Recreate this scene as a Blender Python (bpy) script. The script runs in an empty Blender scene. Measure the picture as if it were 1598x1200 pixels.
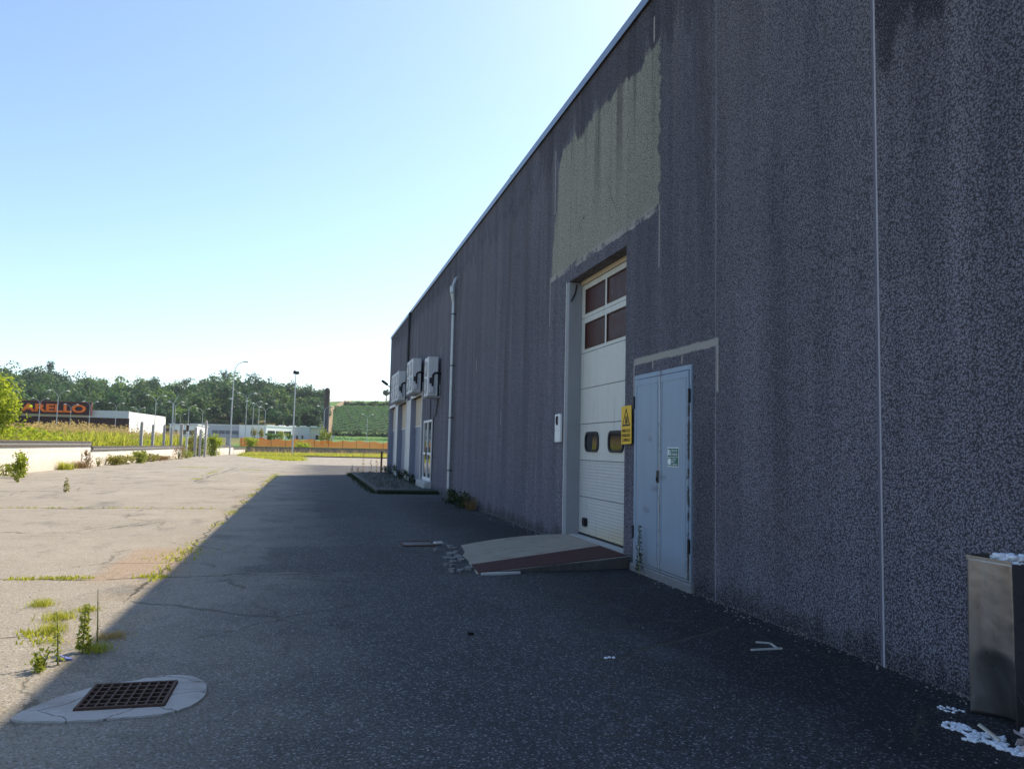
import bpy, bmesh, math, random
import numpy as np
from mathutils import Vector, Matrix

SC = bpy.context.scene
COL = SC.collection
R = math.radians
random.seed(11)
RNG = np.random.default_rng(11)

# ------------------------------------------------------------------ camera
EYE = 1.55
cam_d = bpy.data.cameras.new('camera')
cam = bpy.data.objects.new('camera', cam_d); COL.objects.link(cam)
cam_d.sensor_width = 36.0
cam_d.lens = 36.0 * 1214.86 / 1598.0
cam_d.clip_start = 0.05; cam_d.clip_end = 3000
r_ = Vector((0.96805113, -0.24970002, 0.02295466))
u_ = Vector((-0.04283335, -0.07446965, 0.99630295))
f_ = Vector((0.24706744, 0.96545542, 0.08278591))
mw = Matrix((r_, u_, -f_)).transposed().to_4x4()
mw.translation = (0, 0, EYE)
cam.matrix_world = mw
SC.camera = cam

# ------------------------------------------------------------------ light
SUN_DIR = Vector((5.75, 4.35, 7.77)).normalized()
SUN_EL = math.asin(SUN_DIR.z); SUN_AZ = math.atan2(SUN_DIR.x, SUN_DIR.y)
world = bpy.data.worlds.new('World'); SC.world = world; world.use_nodes = True
wn = world.node_tree; wn.nodes.clear()
sky = wn.nodes.new('ShaderNodeTexSky'); sky.sky_type = 'NISHITA'; sky.sun_disc = False
sky.sun_elevation = SUN_EL; sky.sun_rotation = SUN_AZ
sky.air_density = 1.0; sky.dust_density = 0.9; sky.ozone_density = 2.8; sky.altitude = 0
bg = wn.nodes.new('ShaderNodeBackground'); bg.inputs['Strength'].default_value = 0.142
wo = wn.nodes.new('ShaderNodeOutputWorld')
wn.links.new(sky.outputs[0], bg.inputs[0]); wn.links.new(bg.outputs[0], wo.inputs[0])
sl = bpy.data.lights.new('sun', 'SUN'); sl.energy = 4.5; sl.angle = R(0.53); sl.color = (1.0, 0.86, 0.67)
sun = bpy.data.objects.new('sun', sl); COL.objects.link(sun)
sun.rotation_euler = SUN_DIR.to_track_quat('Z', 'Y').to_euler()
SC.view_settings.view_transform = 'Standard'; SC.view_settings.look = 'None'
SC.view_settings.gamma = 1.0; SC.view_settings.use_curve_mapping = False
SC.view_settings.exposure = 0.8
SC.cycles.use_denoising = True
SC.cycles.max_bounces = 6; SC.cycles.diffuse_bounces = 3; SC.cycles.glossy_bounces = 3
SC.cycles.transmission_bounces = 4; SC.cycles.transparent_max_bounces = 8

# ------------------------------------------------------------------ node helper
class S:
    def __init__(s, g, sock): s.g = g; s.k = sock
    def __add__(s, o): return s.g.m('ADD', s, o)
    __radd__ = __add__
    def __mul__(s, o): return s.g.m('MULTIPLY', s, o)
    __rmul__ = __mul__
    def __sub__(s, o): return s.g.m('SUBTRACT', s, o)
    def __rsub__(s, o): return s.g.m('SUBTRACT', o, s)
    def __truediv__(s, o): return s.g.m('DIVIDE', s, o)

class G:
    def __init__(g, name):
        g.mat = bpy.data.materials.new(name); g.mat.use_nodes = True
        g.nt = g.mat.node_tree; g.nt.nodes.clear()
    def n(g, t): return g.nt.nodes.new(t)
    def put(g, inp, v):
        if isinstance(v, S): g.nt.links.new(v.k, inp)
        elif isinstance(v, (tuple, list)) and len(v) == 3 and inp.type == 'RGBA': inp.default_value = (*v, 1)
        else: inp.default_value = v
    def m(g, op, a, b=0.0, c=None, clamp=False):
        x = g.n('ShaderNodeMath'); x.operation = op; x.use_clamp = clamp
        g.put(x.inputs[0], a); g.put(x.inputs[1], b)
        if c is not None: g.put(x.inputs[2], c)
        return S(g, x.outputs[0])
    def pos(g):
        return S(g, g.n('ShaderNodeNewGeometry').outputs['Position'])
    def objco(g):
        return S(g, g.n('ShaderNodeTexCoord').outputs['Object'])
    def rnd(g):
        return S(g, g.n('ShaderNodeObjectInfo').outputs['Random'])
    def attr(g, name):
        a = g.n('ShaderNodeAttribute'); a.attribute_name = name; return S(g, a.outputs['Color'])
    def xyz(g, v):
        x = g.n('ShaderNodeSeparateXYZ'); g.put(x.inputs[0], v)
        return [S(g, o) for o in x.outputs]
    def vec(g, a, b, c):
        x = g.n('ShaderNodeCombineXYZ')
        for i, v in enumerate((a, b, c)): g.put(x.inputs[i], v)
        return S(g, x.outputs[0])
    def scale(g, v, sx, sy, sz):
        x = g.n('ShaderNodeVectorMath'); x.operation = 'MULTIPLY'
        g.put(x.inputs[0], v); x.inputs[1].default_value = (sx, sy, sz); return S(g, x.outputs[0])
    def noise(g, v, sc, det=3.0, rough=0.55, dist=0.0):
        x = g.n('ShaderNodeTexNoise'); g.put(x.inputs['Vector'], v)
        x.inputs['Scale'].default_value = sc; x.inputs['Detail'].default_value = det
        x.inputs['Roughness'].default_value = rough; x.inputs['Distortion'].default_value = dist
        return S(g, x.outputs['Fac'])
    def vor(g, v, sc, feat='F1', out='Distance', rnd=1.0):
        x = g.n('ShaderNodeTexVoronoi'); x.feature = feat; g.put(x.inputs['Vector'], v)
        x.inputs['Scale'].default_value = sc; x.inputs['Randomness'].default_value = rnd
        return S(g, x.outputs[out])
    def ss(g, v, a, b, lo=0.0, hi=1.0):
        x = g.n('ShaderNodeMapRange'); x.interpolation_type = 'SMOOTHSTEP'
        g.put(x.inputs[0], v); x.inputs[1].default_value = a; x.inputs[2].default_value = b
        x.inputs[3].default_value = lo; x.inputs[4].default_value = hi
        return S(g, x.outputs[0])
    def band(g, v, a, b, s=0.02):
        return g.ss(v, a - s, a + s) * g.ss(v, b + s, b - s) if False else g.ss(v, a - s, a + s) * g.ss(v, b - s, b + s, 1.0, 0.0)
    def mix(g, f, a, b, mode='MIX'):
        x = g.n('ShaderNodeMix'); x.data_type = 'RGBA'; x.blend_type = mode; x.clamp_factor = True
        g.put(x.inputs[0], f); g.put(x.inputs[6], a); g.put(x.inputs[7], b)
        return S(g, x.outputs[2])
    def bump(g, h, strength=0.5, dist=0.01, normal=None):
        x = g.n('ShaderNodeBump'); g.put(x.inputs['Height'], h)
        x.inputs['Strength'].default_value = strength; x.inputs['Distance'].default_value = dist
        if normal is not None: g.put(x.inputs['Normal'], normal)
        return S(g, x.outputs[0])
    def out(g, col, rough=0.8, normal=None, metal=0.0, spec=0.3, trans=None, tcol=None):
        p = g.n('ShaderNodeBsdfPrincipled')
        g.put(p.inputs['Base Color'], col); g.put(p.inputs['Roughness'], rough)
        g.put(p.inputs['Metallic'], metal); g.put(p.inputs['Specular IOR Level'], spec)
        if normal is not None: g.put(p.inputs['Normal'], normal)
        sh = p.outputs[0]
        if trans:
            t = g.n('ShaderNodeBsdfTranslucent'); g.put(t.inputs[0], tcol if tcol is not None else col)
            mx = g.n('ShaderNodeMixShader'); g.put(mx.inputs[0], trans)
            g.nt.links.new(sh, mx.inputs[1]); g.nt.links.new(t.outputs[0], mx.inputs[2]); sh = mx.outputs[0]
        o = g.n('ShaderNodeOutputMaterial'); g.nt.links.new(sh, o.inputs[0])
        return g.mat

def simple(name, col, rough=0.6, metal=0.0, spec=0.3, var=0.15, sc=3.0, grime=None, bump=0.0, bsc=60.0):
    g = G(name); p = g.pos()
    n = g.noise(p, sc, 4)
    c = g.mix(n, tuple(v * (1 - var) for v in col), tuple(min(1, v * (1 + var)) for v in col))
    if grime:
        n2 = g.noise(g.scale(p, 1, 1, .35), sc * 2.3, 5, .65)
        c = g.mix(g.ss(n2, .52, .75) * 0.7, c, grime)
    nm = g.bump(g.noise(p, bsc, 3), bump, .004) if bump else None
    return g.out(c, rough, nm, metal, spec)

# ------------------------------------------------------------------ mesh helper
class MB:
    def __init__(s): s.v = []; s.f = []; s.mi = []
    def add(s, vs, fs, mi=0):
        o = len(s.v); s.v.extend([tuple(v) for v in vs])
        for f in fs: s.f.append([i + o for i in f]); s.mi.append(mi)
    def box(s, x0, x1, y0, y1, z0, z1, mi=0):
        s.add([(x0,y0,z0),(x1,y0,z0),(x1,y1,z0),(x0,y1,z0),(x0,y0,z1),(x1,y0,z1),(x1,y1,z1),(x0,y1,z1)],
              [(0,3,2,1),(4,5,6,7),(0,1,5,4),(1,2,6,5),(2,3,7,6),(3,0,4,7)], mi); return s
    def obox(s, c, size, rot=(0,0,0), mi=0):
        from mathutils import Euler
        M = Euler(rot).to_matrix(); c = Vector(c); h = [q / 2 for q in size]
        vs = [c + M @ Vector((a*h[0], b*h[1], d*h[2])) for d in (-1,1) for a, b in ((-1,-1),(1,-1),(1,1),(-1,1))]
        s.add(vs, [(0,3,2,1),(4,5,6,7),(0,1,5,4),(1,2,6,5),(2,3,7,6),(3,0,4,7)], mi); return s
    def prism_x(s, poly, x0, x1, mi=0):      # poly in (y,z), counter-clockwise seen from -x ... any order works
        n = len(poly)
        s.add([(x0, a, b) for a, b in poly] + [(x1, a, b) for a, b in poly],
              [tuple(range(n))[::-1], tuple(range(n, 2*n))] + [(i, (i+1) % n, n+(i+1) % n, n+i) for i in range(n)], mi); return s
    def prism_z(s, poly, z0, z1, mi=0):
        n = len(poly)
        s.add([(a, b, z0) for a, b in poly] + [(a, b, z1) for a, b in poly],
              [tuple(range(n))[::-1], tuple(range(n, 2*n))] + [(i, (i+1) % n, n+(i+1) % n, n+i) for i in range(n)], mi); return s
    def prism_y(s, poly, y0, y1, mi=0):      # poly in (x,z)
        n = len(poly)
        s.add([(a, y0, b) for a, b in poly] + [(a, y1, b) for a, b in poly],
              [tuple(range(n)), tuple(range(n, 2*n))[::-1]] + [((i+1) % n, i, n+i, n+(i+1) % n) for i in range(n)], mi); return s
    def tube(s, pts, rad, n=8, mi=0, cap=True):
        pts = [Vector(p) for p in pts]; m = len(pts)
        rad = rad if isinstance(rad, (list, tuple)) else [rad] * m
        o = len(s.v); up = None
        for i, p in enumerate(pts):
            d = (pts[min(i+1, m-1)] - pts[max(i-1, 0)]).normalized()
            a = d.cross(Vector((0.13, 0.31, 0.94)));
            if a.length < .2: a = d.cross(Vector((1, 0, 0)))
            if up is not None:
                a = up - d * up.dot(d)
            a.normalize(); up = a; b = d.cross(a)
            for k in range(n):
                t = 2 * math.pi * k / n
                s.v.append(tuple(p + (a * math.cos(t) + b * math.sin(t)) * rad[i]))
        for i in range(m - 1):
            for k in range(n):
                s.f.append([o+i*n+k, o+i*n+(k+1) % n, o+(i+1)*n+(k+1) % n, o+(i+1)*n+k]); s.mi.append(mi)
        if cap:
            s.f.append([o+k for k in range(n)][::-1]); s.mi.append(mi)
            s.f.append([o+(m-1)*n+k for k in range(n)]); s.mi.append(mi)
        return s
    def build(s, name, mat, parent=None, smooth=False, bevel=0.0, segs=1):
        me = bpy.data.meshes.new(name); me.from_pydata(s.v, [], s.f)
        for mt in (mat if isinstance(mat, (list, tuple)) else [mat]): me.materials.append(mt)
        if any(s.mi): me.polygons.foreach_set('material_index', s.mi)
        bm = bmesh.new(); bm.from_mesh(me); bmesh.ops.recalc_face_normals(bm, faces=bm.faces); bm.to_mesh(me); bm.free()
        if smooth: me.polygons.foreach_set('use_smooth', [True] * len(me.polygons))
        o = bpy.data.objects.new(name, me); COL.objects.link(o)
        if parent is not None: o.parent = parent
        if bevel:
            b = o.modifiers.new('bevel', 'BEVEL'); b.width = bevel; b.segments = segs; b.limit_method = 'ANGLE'; b.angle_limit = R(40)
        return o

def mesh_np(name, verts, faces, mat, parent=None, cols=None, smooth=False):
    """verts (n,3), faces (m,k) numpy arrays, cols (n,3) a vertex colour called tint."""
    me = bpy.data.meshes.new(name)
    n, (m, k) = len(verts), faces.shape
    me.vertices.add(n); me.vertices.foreach_set('co', np.ascontiguousarray(verts, np.float32).ravel())
    me.loops.add(m * k); me.loops.foreach_set('vertex_index', np.ascontiguousarray(faces, np.int32).ravel())
    me.polygons.add(m); me.polygons.foreach_set('loop_start', np.arange(0, m * k, k, dtype=np.int32))
    me.polygons.foreach_set('loop_total', np.full(m, k, np.int32))
    if cols is not None:
        a = me.color_attributes.new('tint', 'FLOAT_COLOR', 'POINT')
        a.data.foreach_set('color', np.concatenate([cols, np.ones((n, 1))], 1).astype(np.float32).ravel())
    me.update(calc_edges=True); me.validate()
    me.materials.append(mat)
    if smooth: me.polygons.foreach_set('use_smooth', [True] * m)
    o = bpy.data.objects.new(name, me); COL.objects.link(o)
    if parent is not None: o.parent = parent
    return o

def tag(o, label=None, cat=None, group=None, kind=None):
    if label: o['label'] = label
    if cat: o['category'] = cat
    if group: o['group'] = group
    if kind: o['kind'] = kind
    return o
def thing(name, label, cat, loc=(0, 0, 0), group=None):
    o = bpy.data.objects.new(name, None); COL.objects.link(o); o.location = loc; o.empty_display_size = .2
    return tag(o, label, cat, group)
def kids(o): return [c for c in COL.objects if c.parent == o]
def copy_tree(o, parent=None):
    c = o.copy(); COL.objects.link(c)
    if parent is not None: c.parent = parent
    for ch in kids(o): copy_tree(ch, c)
    return c

# leaf clouds: quads of size s round given points, facing at random
def leaf_quads(pts, s, rng, flat=0.0, aspect=0.7, out=None, k=1.0):
    n = len(pts)
    nrm = rng.normal(size=(n, 3)); nrm[:, 2] += flat * np.sign(rng.normal(size=n) + .8) * 1.5
    if out is not None: nrm = nrm * .55 + out * k
    nrm /= np.linalg.norm(nrm, axis=1)[:, None]
    a = np.cross(nrm, rng.normal(size=(n, 3))); a /= np.linalg.norm(a, axis=1)[:, None]
    b = np.cross(nrm, a)
    s = np.broadcast_to(s, (n,))[:, None]
    v = np.stack([pts - a * s * .5, pts + b * s * .5 * aspect + nrm * s * .08, pts + a * s * .5, pts - b * s * .5 * aspect + nrm * s * .08], 1).reshape(-1, 3)
    f = np.arange(4 * n).reshape(n, 4)
    return v, f
def blades(base, h, w, lean, rng, seg=2):
    """grass blades: base (n,3), heights h, widths w; bent triangles strips."""
    n = len(base); ang = rng.uniform(0, 2 * np.pi, n); la = rng.uniform(0, 2 * np.pi, n)
    dx = np.stack([np.cos(ang), np.sin(ang), np.zeros(n)], 1) * (w / 2)[:, None]
    ln = np.stack([np.cos(la), np.sin(la), np.zeros(n)], 1) * (lean * h)[:, None]
    up = np.zeros((n, 3)); up[:, 2] = h
    p0a, p0b = base - dx, base + dx
    mid = base + up * .55 + ln * .3
    p1a, p1b = mid - dx * .7, mid + dx * .7
    tip = base + up * .96 + ln
    v = np.stack([p0a, p0b, p1b, p1a, tip], 1).reshape(-1, 3)
    i = np.arange(n)[:, None] * 5
    f = np.concatenate([i + [[0, 1, 2]], i + [[0, 2, 3]], i + [[3, 2, 4]]], 1).reshape(-1, 3)
    return v, f
def cat_vf(parts):
    vs, fs, o = [], [], 0
    for v, f in parts: vs.append(v); fs.append(f + o); o += len(v)
    return np.concatenate(vs), np.concatenate(fs)

# ------------------------------------------------------------------ materials
WX = 4.2          # the plane of the warehouse's yard wall
def wall_paint():
    g = G('rough_wall_paint'); p = g.pos(); x, y, z = g.xyz(p)
    st = g.noise(g.vec(0.0, y * 2.3, z * .14), 1.0, 5, .62)
    st2 = g.noise(g.vec(3.0, y * 9.0, z * .35), 1.0, 3, .6)
    big = g.noise(p, .45, 3)
    col = g.mix(g.ss(st, .22, .78), (.235, .226, .268), (.390, .372, .425))
    col = g.mix(g.ss(st2, .5, .78) * g.ss(big, .35, .6) * .6, col, (.135, .125, .148))
    col = g.mix(g.ss(big, .5, .7) * .5, col, (.285, .265, .285))
    # warm fading high on the panels, dark run-off bands
    col = g.mix(g.ss(z, 3.0, 6.5) * g.ss(st, .42, .62) * .6, col, (.300, .270, .258))
    edge = g.noise(g.vec(x, y * 2.2, z * .55), 1.0, 5, .65) - .5
    edge2 = g.noise(p, 3.5, 5, .7) - .5
    # grime under the roof edge
    top = g.ss(z + edge * 2.6, 6.75, 7.05)
    col = g.mix(top * .7, col, (.135, .125, .150))
    wash = g.band(y + edge * 3.0, 14.6, 23.5, .25) * g.ss(z + edge * 2.2, 6.95, 7.15) * .75
    col = g.mix(wash, col, (.290, .270, .315))
    dk = g.ss(z + edge * 1.5 + edge2 * .3, 4.7, 4.85) * g.band(y + edge2 * .5, 4.25, 5.03, .04)
    col = g.mix(dk * .8, col, (.085, .078, .095))
    # dark band beside the steel door
    col = g.mix(g.band(y + edge2 * .08, 7.15, 8.0, .12) * g.ss(z, 2.7, 2.4) * .0 + g.band(y + edge2 * .1, 7.6, 8.03, .05) * g.ss(z + edge2, 1.2, 2.4, 1.0, 0.2) * .6, col, (.125, .100, .105))
    # unpainted patch where something large hung
    ey, ez = y + edge2 * .30 + edge * .25, z + edge2 * .16
    ey2 = y + (g.noise(g.vec(0.0, 0.0, z * 2.6), 1.0, 4, .7) - .5) * .55
    patch = g.ss(ey2, 8.98, 9.04) * g.ss(ey + (z - 4.7) * .2, 13.62, 13.70, 1.0, 0.0) * g.ss(ez, 4.70, 4.73) * g.ss(z + edge * .9, 6.86, 6.95, 1.0, 0.0)
    ps = g.noise(g.vec(7.0, y * 4.0, z * .22), 1.0, 4, .65)
    pc = g.mix(ps, (.55, .52, .395), (.73, .69, .54))
    pc = g.mix(g.ss(g.noise(g.vec(1.0, y * 3.1, z * .12), 1.0, 4, .65), .50, .62) * g.ss(z, 4.9, 6.6) * .8, pc, (.24, .22, .19))
    col = g.mix(patch, col, pc)
    hc = g.vor(g.vec(x, y + edge * .8, z + edge * .9), .33, 'DISTANCE_TO_EDGE')
    col = g.mix(g.ss(hc, .0012, .0035, 1.0, 0.0) * g.ss(big, .48, .56) * .6, col, (.06, .055, .065))
    # splashback: moss specks and chips at the foot
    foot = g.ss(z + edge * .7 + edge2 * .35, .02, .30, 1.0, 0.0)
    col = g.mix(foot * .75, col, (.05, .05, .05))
    col = g.mix(g.ss(z + edge2 * .12, .0, .045, 1.0, 0.0) * g.ss(g.noise(p, 30, 3), .45, .6), col, (.36, .34, .31))
    # pebble-dash relief: stones of mixed tone, crevice shade put into the colour
    rr = g.rnd(); col = g.mix(1.0, col, g.mix(rr, (.90, .90, .90), (1.08, 1.06, 1.05)), 'MULTIPLY')
    wv = g.vec(x, y + (g.noise(p, 40, 2) - .5) * .025, z + (g.noise(p, 37, 2) - .5) * .025)
    v1 = g.vor(wv, 58.0, 'F1'); nz = g.noise(p, 80.0, 3, .7); n3 = g.noise(p, 42.0, 3, .6)
    tone = g.xyz(g.vor(wv, 58.0, 'F1', 'Color'))[0]
    h = g.ss(v1, .15, .62, 1.0, 0.0) * .6 + nz * 1.1 + n3 * .6
    dk2 = g.mix(.80 - patch * .10, col, (.022, .022, .026)); lt = g.mix(.30, col, (.80, .77, .82))
    col = g.mix(g.ss(h, .78, 1.10, 1.0, 0.0), g.mix(g.ss(h, 1.15, 1.5) * (tone * .6 + .4), col, lt), dk2)
    run = g.ss(g.noise(g.vec(5.0, y * 1.7, z * .11), 1.0, 5, .66), .40, .68)
    col = g.mix(run * (g.ss(z, .3, 5.0) * .45 + .15) * (1.0 - patch * .85), col, g.mix(1.0, col, (.46, .44, .47), 'MULTIPLY'))
    # plaster traces: L over the steel door, drips, rim of the bare patch
    tr = g.band(z + edge2 * .05, 2.715, 2.80, .012) * g.band(y, 7.5, 9.76, .01)
    for yy, z0, z1, w in ((9.76, 2.05, 2.78, .016), (7.52, 2.2, 2.74, .022), (9.16, 2.62, 2.72, .016), (8.35, 2.6, 2.72, .014),
                          (13.70, 3.85, 4.72, .018), (9.0, 3.9, 4.7, .014), (13.5, 5.9, 7.1, .02), (9.2, 7.0, 7.35, .02),
                          (26.4, 4.6, 5.0, .03), (20.3, 3.6, 3.9, .03), (17.4, 2.1, 2.4, .02)):
        tr = g.m('MAXIMUM', tr, g.band(y + edge2 * .03, yy - w, yy + w, .006) * g.band(z + edge2 * .2, z0, z1, .03) * g.ss(edge2, -.22, -.05))
    tr = g.m('MAXIMUM', tr, g.ss(g.noise(p, 14.0, 4, .7), .60, .66) * g.band(y + edge2 * .3, 12.86, 13.25, .03) * g.band(z + edge2, .4, 1.3, .1) * .8)
    col = g.mix(tr * .9, col, (.62, .59, .51))
    rim = g.ss(ey2, 8.9, 8.98) * g.ss(ey + (z - 4.7) * .2, 13.72, 13.8, 1.0, 0.0) * g.ss(ez, 4.64, 4.66) * g.ss(z, 4.72, 4.78, 1.0, 0.0)
    col = g.mix(rim * g.ss(edge2, -.1, .1), col, (.58, .55, .48))
    return g.out(col, .85, g.bump(h, 1.0, .03), spec=.25)
def asphalt():
    g = G('old_asphalt'); p = g.pos(); x, y, z = g.xyz(p)
    big = g.noise(p, .22, 4, .6); med = g.noise(p, 1.3, 5, .65); fine = g.noise(p, 60, 3, .7)
    wob = g.noise(p, .9, 4, .6) - .5
    col = g.mix(med, (.218, .196, .152), (.340, .308, .246))
    col = g.mix(g.ss(big, .45, .7) * .6, col, (.356, .324, .265))
    # asphalt darkens toward the wall: building shade partly put into its colour
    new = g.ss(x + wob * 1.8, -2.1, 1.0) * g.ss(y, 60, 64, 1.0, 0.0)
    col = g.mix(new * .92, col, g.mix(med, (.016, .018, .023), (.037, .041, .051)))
    wall_dark = g.ss(x + wob * 1.5, 1.8, 3.4) * g.ss(y + wob * 6, 20, 26, 1.0, 0.0)  # second, deeper step of that painted darkening, next to the wall
    col = g.mix(wall_dark * .85, col, (.012, .012, .013))
    # repaired rectangle with darker binder
    rp = g.band(x + wob * 1.1, -.6, 2.6, .12) * g.band(y + wob * 1.2, 9.85, 12.4, .05)
    col = g.mix(rp * .5, col, (.025, .026, .028))
    pt = g.band(x + wob * .5, .2, 1.6, .1) * g.band(y + wob * 2, 17.5, 23, .3)
    col = g.mix(pt * .5, col, (.022, .023, .025))
    # brown earth washed over the edge strip
    ea = g.band(x + wob * .5, -2.35, -1.45, .12) * g.band(y + wob * 1.8, 9.6, 12.4, .5)
    col = g.mix(ea * .8, col, (.30, .215, .135))
    ea2 = g.band(x + wob * .8, -1.95, -1.35, .15) * g.ss(med, .46, .62) * g.band(y, 4.5, 40, 1)
    col = g.mix(ea2 * .55, col, (.25, .20, .12))
    oil = g.ss(g.noise(g.scale(p, 1.0, .45, 1.0), .9, 5, .7), .52, .66)
    col = g.mix(oil * .45, col, g.mix(.8, col, (.018, .018, .020)))
    worn = g.ss(g.noise(g.scale(p, 1.2, .35, 1.0), .7, 4, .6), .56, .70) * new
    col = g.mix(worn * .4, col, (.085, .088, .096))
    # aggregate
    cell = g.vor(p, 112.0, 'F1', 'Color'); cell2 = g.vor(p, 84.0, 'F1', 'Color')
    cr = g.xyz(cell)[0]; cr2 = g.xyz(cell2)[1]
    col = g.mix(g.ss(cr, .0, .35, 1.0, 0.0) * .75, col, g.mix(.72, col, (.015, .014, .012)))
    blot = g.ss(g.noise(p, 9.0, 4, .7), .58, .68)
    col = g.mix(blot * .35, col, g.mix(.7, col, (.03, .027, .022)))
    col = g.mix(g.ss(cr, .74, .92) * .42 * (1.0 - wall_dark * .8), col, g.mix(.42, col, (.44, .45, .47)))
    col = g.mix(g.ss(cr2, .90, .94) * .55 * (1.0 - wall_dark * .5), col, g.mix(.58, col, (.56, .56, .56)))
    col = g.mix(g.ss(fine, .55, .75) * .25, col, (.06, .055, .05))
    # cracks
    cw = g.noise(p, 2.3, 5, .7) - .5; cw2 = g.noise(p, .6, 3) - .5
    crk = None
    for yy, x0, x1, w in ((9.75, -9, 2.2, .035), (19.6, -12, .5, .05), (33.1, -11, -1.0, .07), (52, -12, 3, .10), (46, -10, -2, .07), (71, -8, 9, .16), (14.6, -12, -3.5, .03), (26, -12, -6, .05), (6.9, -4, -1.9, .014)):
        k = g.ss(g.m('ABSOLUTE', y + cw * .35 + cw2 * 1.1 - yy), w * .5, w, 1.0, 0.0) * g.band(x, x0, x1, .3)
        crk = k if crk is None else g.m('MAXIMUM', crk, k)
    for xx, y0, y1, w in ((-1.66, 8.4, 42, .022), (-4.4, 33, 52, .05), (-8.0, 12, 40, .02)):
        crk = g.m('MAXIMUM', crk, g.ss(g.m('ABSOLUTE', x + cw * .25 + cw2 * .6 - xx), w * .5, w, 1.0, 0.0) * g.band(y, y0, y1, .3))
    ve = g.vor(g.vec(x + cw * .5, y + cw2 * .5, 0.0), .42, 'DISTANCE_TO_EDGE')
    crk = g.m('MAXIMUM', crk, g.ss(ve, .003, .009, 1.0, 0.0) * g.ss(g.noise(p, .5, 3), .45, .55) * .6)
    crk = crk * g.ss(g.noise(p, 1.7, 3), .26, .40)
    col = g.mix(crk * .95, col, (.055, .050, .035))
    h = cr * .5 + fine * .7 - crk * 1.5
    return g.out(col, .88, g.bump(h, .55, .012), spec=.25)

def leafmat(name, c1, c2, trans=.45, sc=.8, tint=False, tsc=1.7):
    g = G(name); p = g.pos()
    n = g.noise(p, sc, 3)
    c = g.mix(n, c1, c2)
    if tint: c = g.mix(1.0, c, g.attr('tint'), 'MULTIPLY')
    t = g.mix(.6, c, tuple(min(1, v * tsc) for v in c2))
    if tint: t = g.mix(1.0, t, g.attr('tint'), 'MULTIPLY')
    return g.out(c, .6, None, spec=.25, trans=trans, tcol=t)

M = {}
M['wall'] = wall_paint()
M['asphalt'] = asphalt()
M['white'] = simple('white_paint', (.62, .61, .57), .6, var=.1, grime=(.36, .34, .29))
M['white_clean'] = simple('white_enamel', (.72, .72, .70), .45, var=.05)
M['steel_blue'] = None
M['galv'] = simple('galvanised_metal', (.42, .44, .46), .45, .55, var=.15, sc=5, grime=(.26, .26, .25))
M['flash'] = simple('roof_flashing', (.20, .24, .30), .4, .5, var=.1)
M['dark'] = simple('black_rubber', (.014, .014, .016), .6, var=.2)
M['darkmetal'] = simple('dark_metal', (.04, .04, .045), .5, .3, var=.2)
M['rust'] = simple('rusty_iron', (.085, .050, .036), .8, .2, var=.35, sc=25, grime=(.16, .08, .045), bump=.3)
M['concrete'] = simple('weathered_concrete', (.36, .34, .30), .9, var=.18, sc=2, grime=(.20, .185, .16), bump=.35)
M['conc_pale'] = simple('pale_concrete', (.44, .43, .40), .9, var=.15, sc=4, grime=(.27, .26, .23), bump=.3)
M['tan'] = simple('tan_blind', (.52, .43, .32), .7, var=.08)
M['bluegrey'] = simple('blue_grey_metal', (.22, .24, .30), .5, .1, var=.06, grime=(.16, .16, .18))
M['ac'] = simple('aircon_casing', (.56, .57, .58), .5, var=.04, grime=(.44, .43, .40))
M['glass'] = None

def door_steel():
    g = G('steel_door_paint'); p = g.pos(); x, y, z = g.xyz(p)
    n = g.noise(g.vec(x, y * 5, z * .8), 1.0, 4); sm = g.noise(p, 2.2, 4, .6); fn = g.noise(p, 24, 4, .7)
    c = g.mix(n, (.195, .262, .340), (.250, .320, .400))
    c = g.mix(g.ss(sm, .56, .75) * .35, c, (.20, .23, .28))
    # chipped paint along the meeting edge and the hinge edge
    e = g.m('MINIMUM', g.m('ABSOLUTE', y - 8.875), g.m('ABSOLUTE', y - 8.12))
    chip = g.ss(e + (fn - .5) * .12, .012, .028, 1.0, 0.0)
    c = g.mix(chip * g.ss(g.noise(p, 3.5, 3), .42, .52) * .9, c, (.045, .04, .038))
    for yy, zz, w in ((9.15, 1.72, .05), (9.25, .82, .09), (8.78, 1.25, .10), (8.98, 1.1, .12)):
        c = g.mix(g.band(y + (fn - .5) * .15, yy - w, yy + w, w * .6) * g.band(z + (fn - .5) * .1, zz - .03, zz + .03, .03) * .5, c, (.10, .11, .13))
    run = g.noise(g.vec(x, y * 22, z * .7), 1.0, 3, .6); c = g.mix(g.ss(run, .6, .75) * .35, c, (.16, .17, .18))
    low = g.ss(z + (fn - .5) * .3, .1, .45, 1.0, 0.0)
    c = g.mix(low * .5, c, (.20, .19, .17))
    return g.out(c, .5, g.bump(g.noise(p, 4, 3), .25, .02), spec=.4)
M['steel_blue'] = door_steel()
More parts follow.
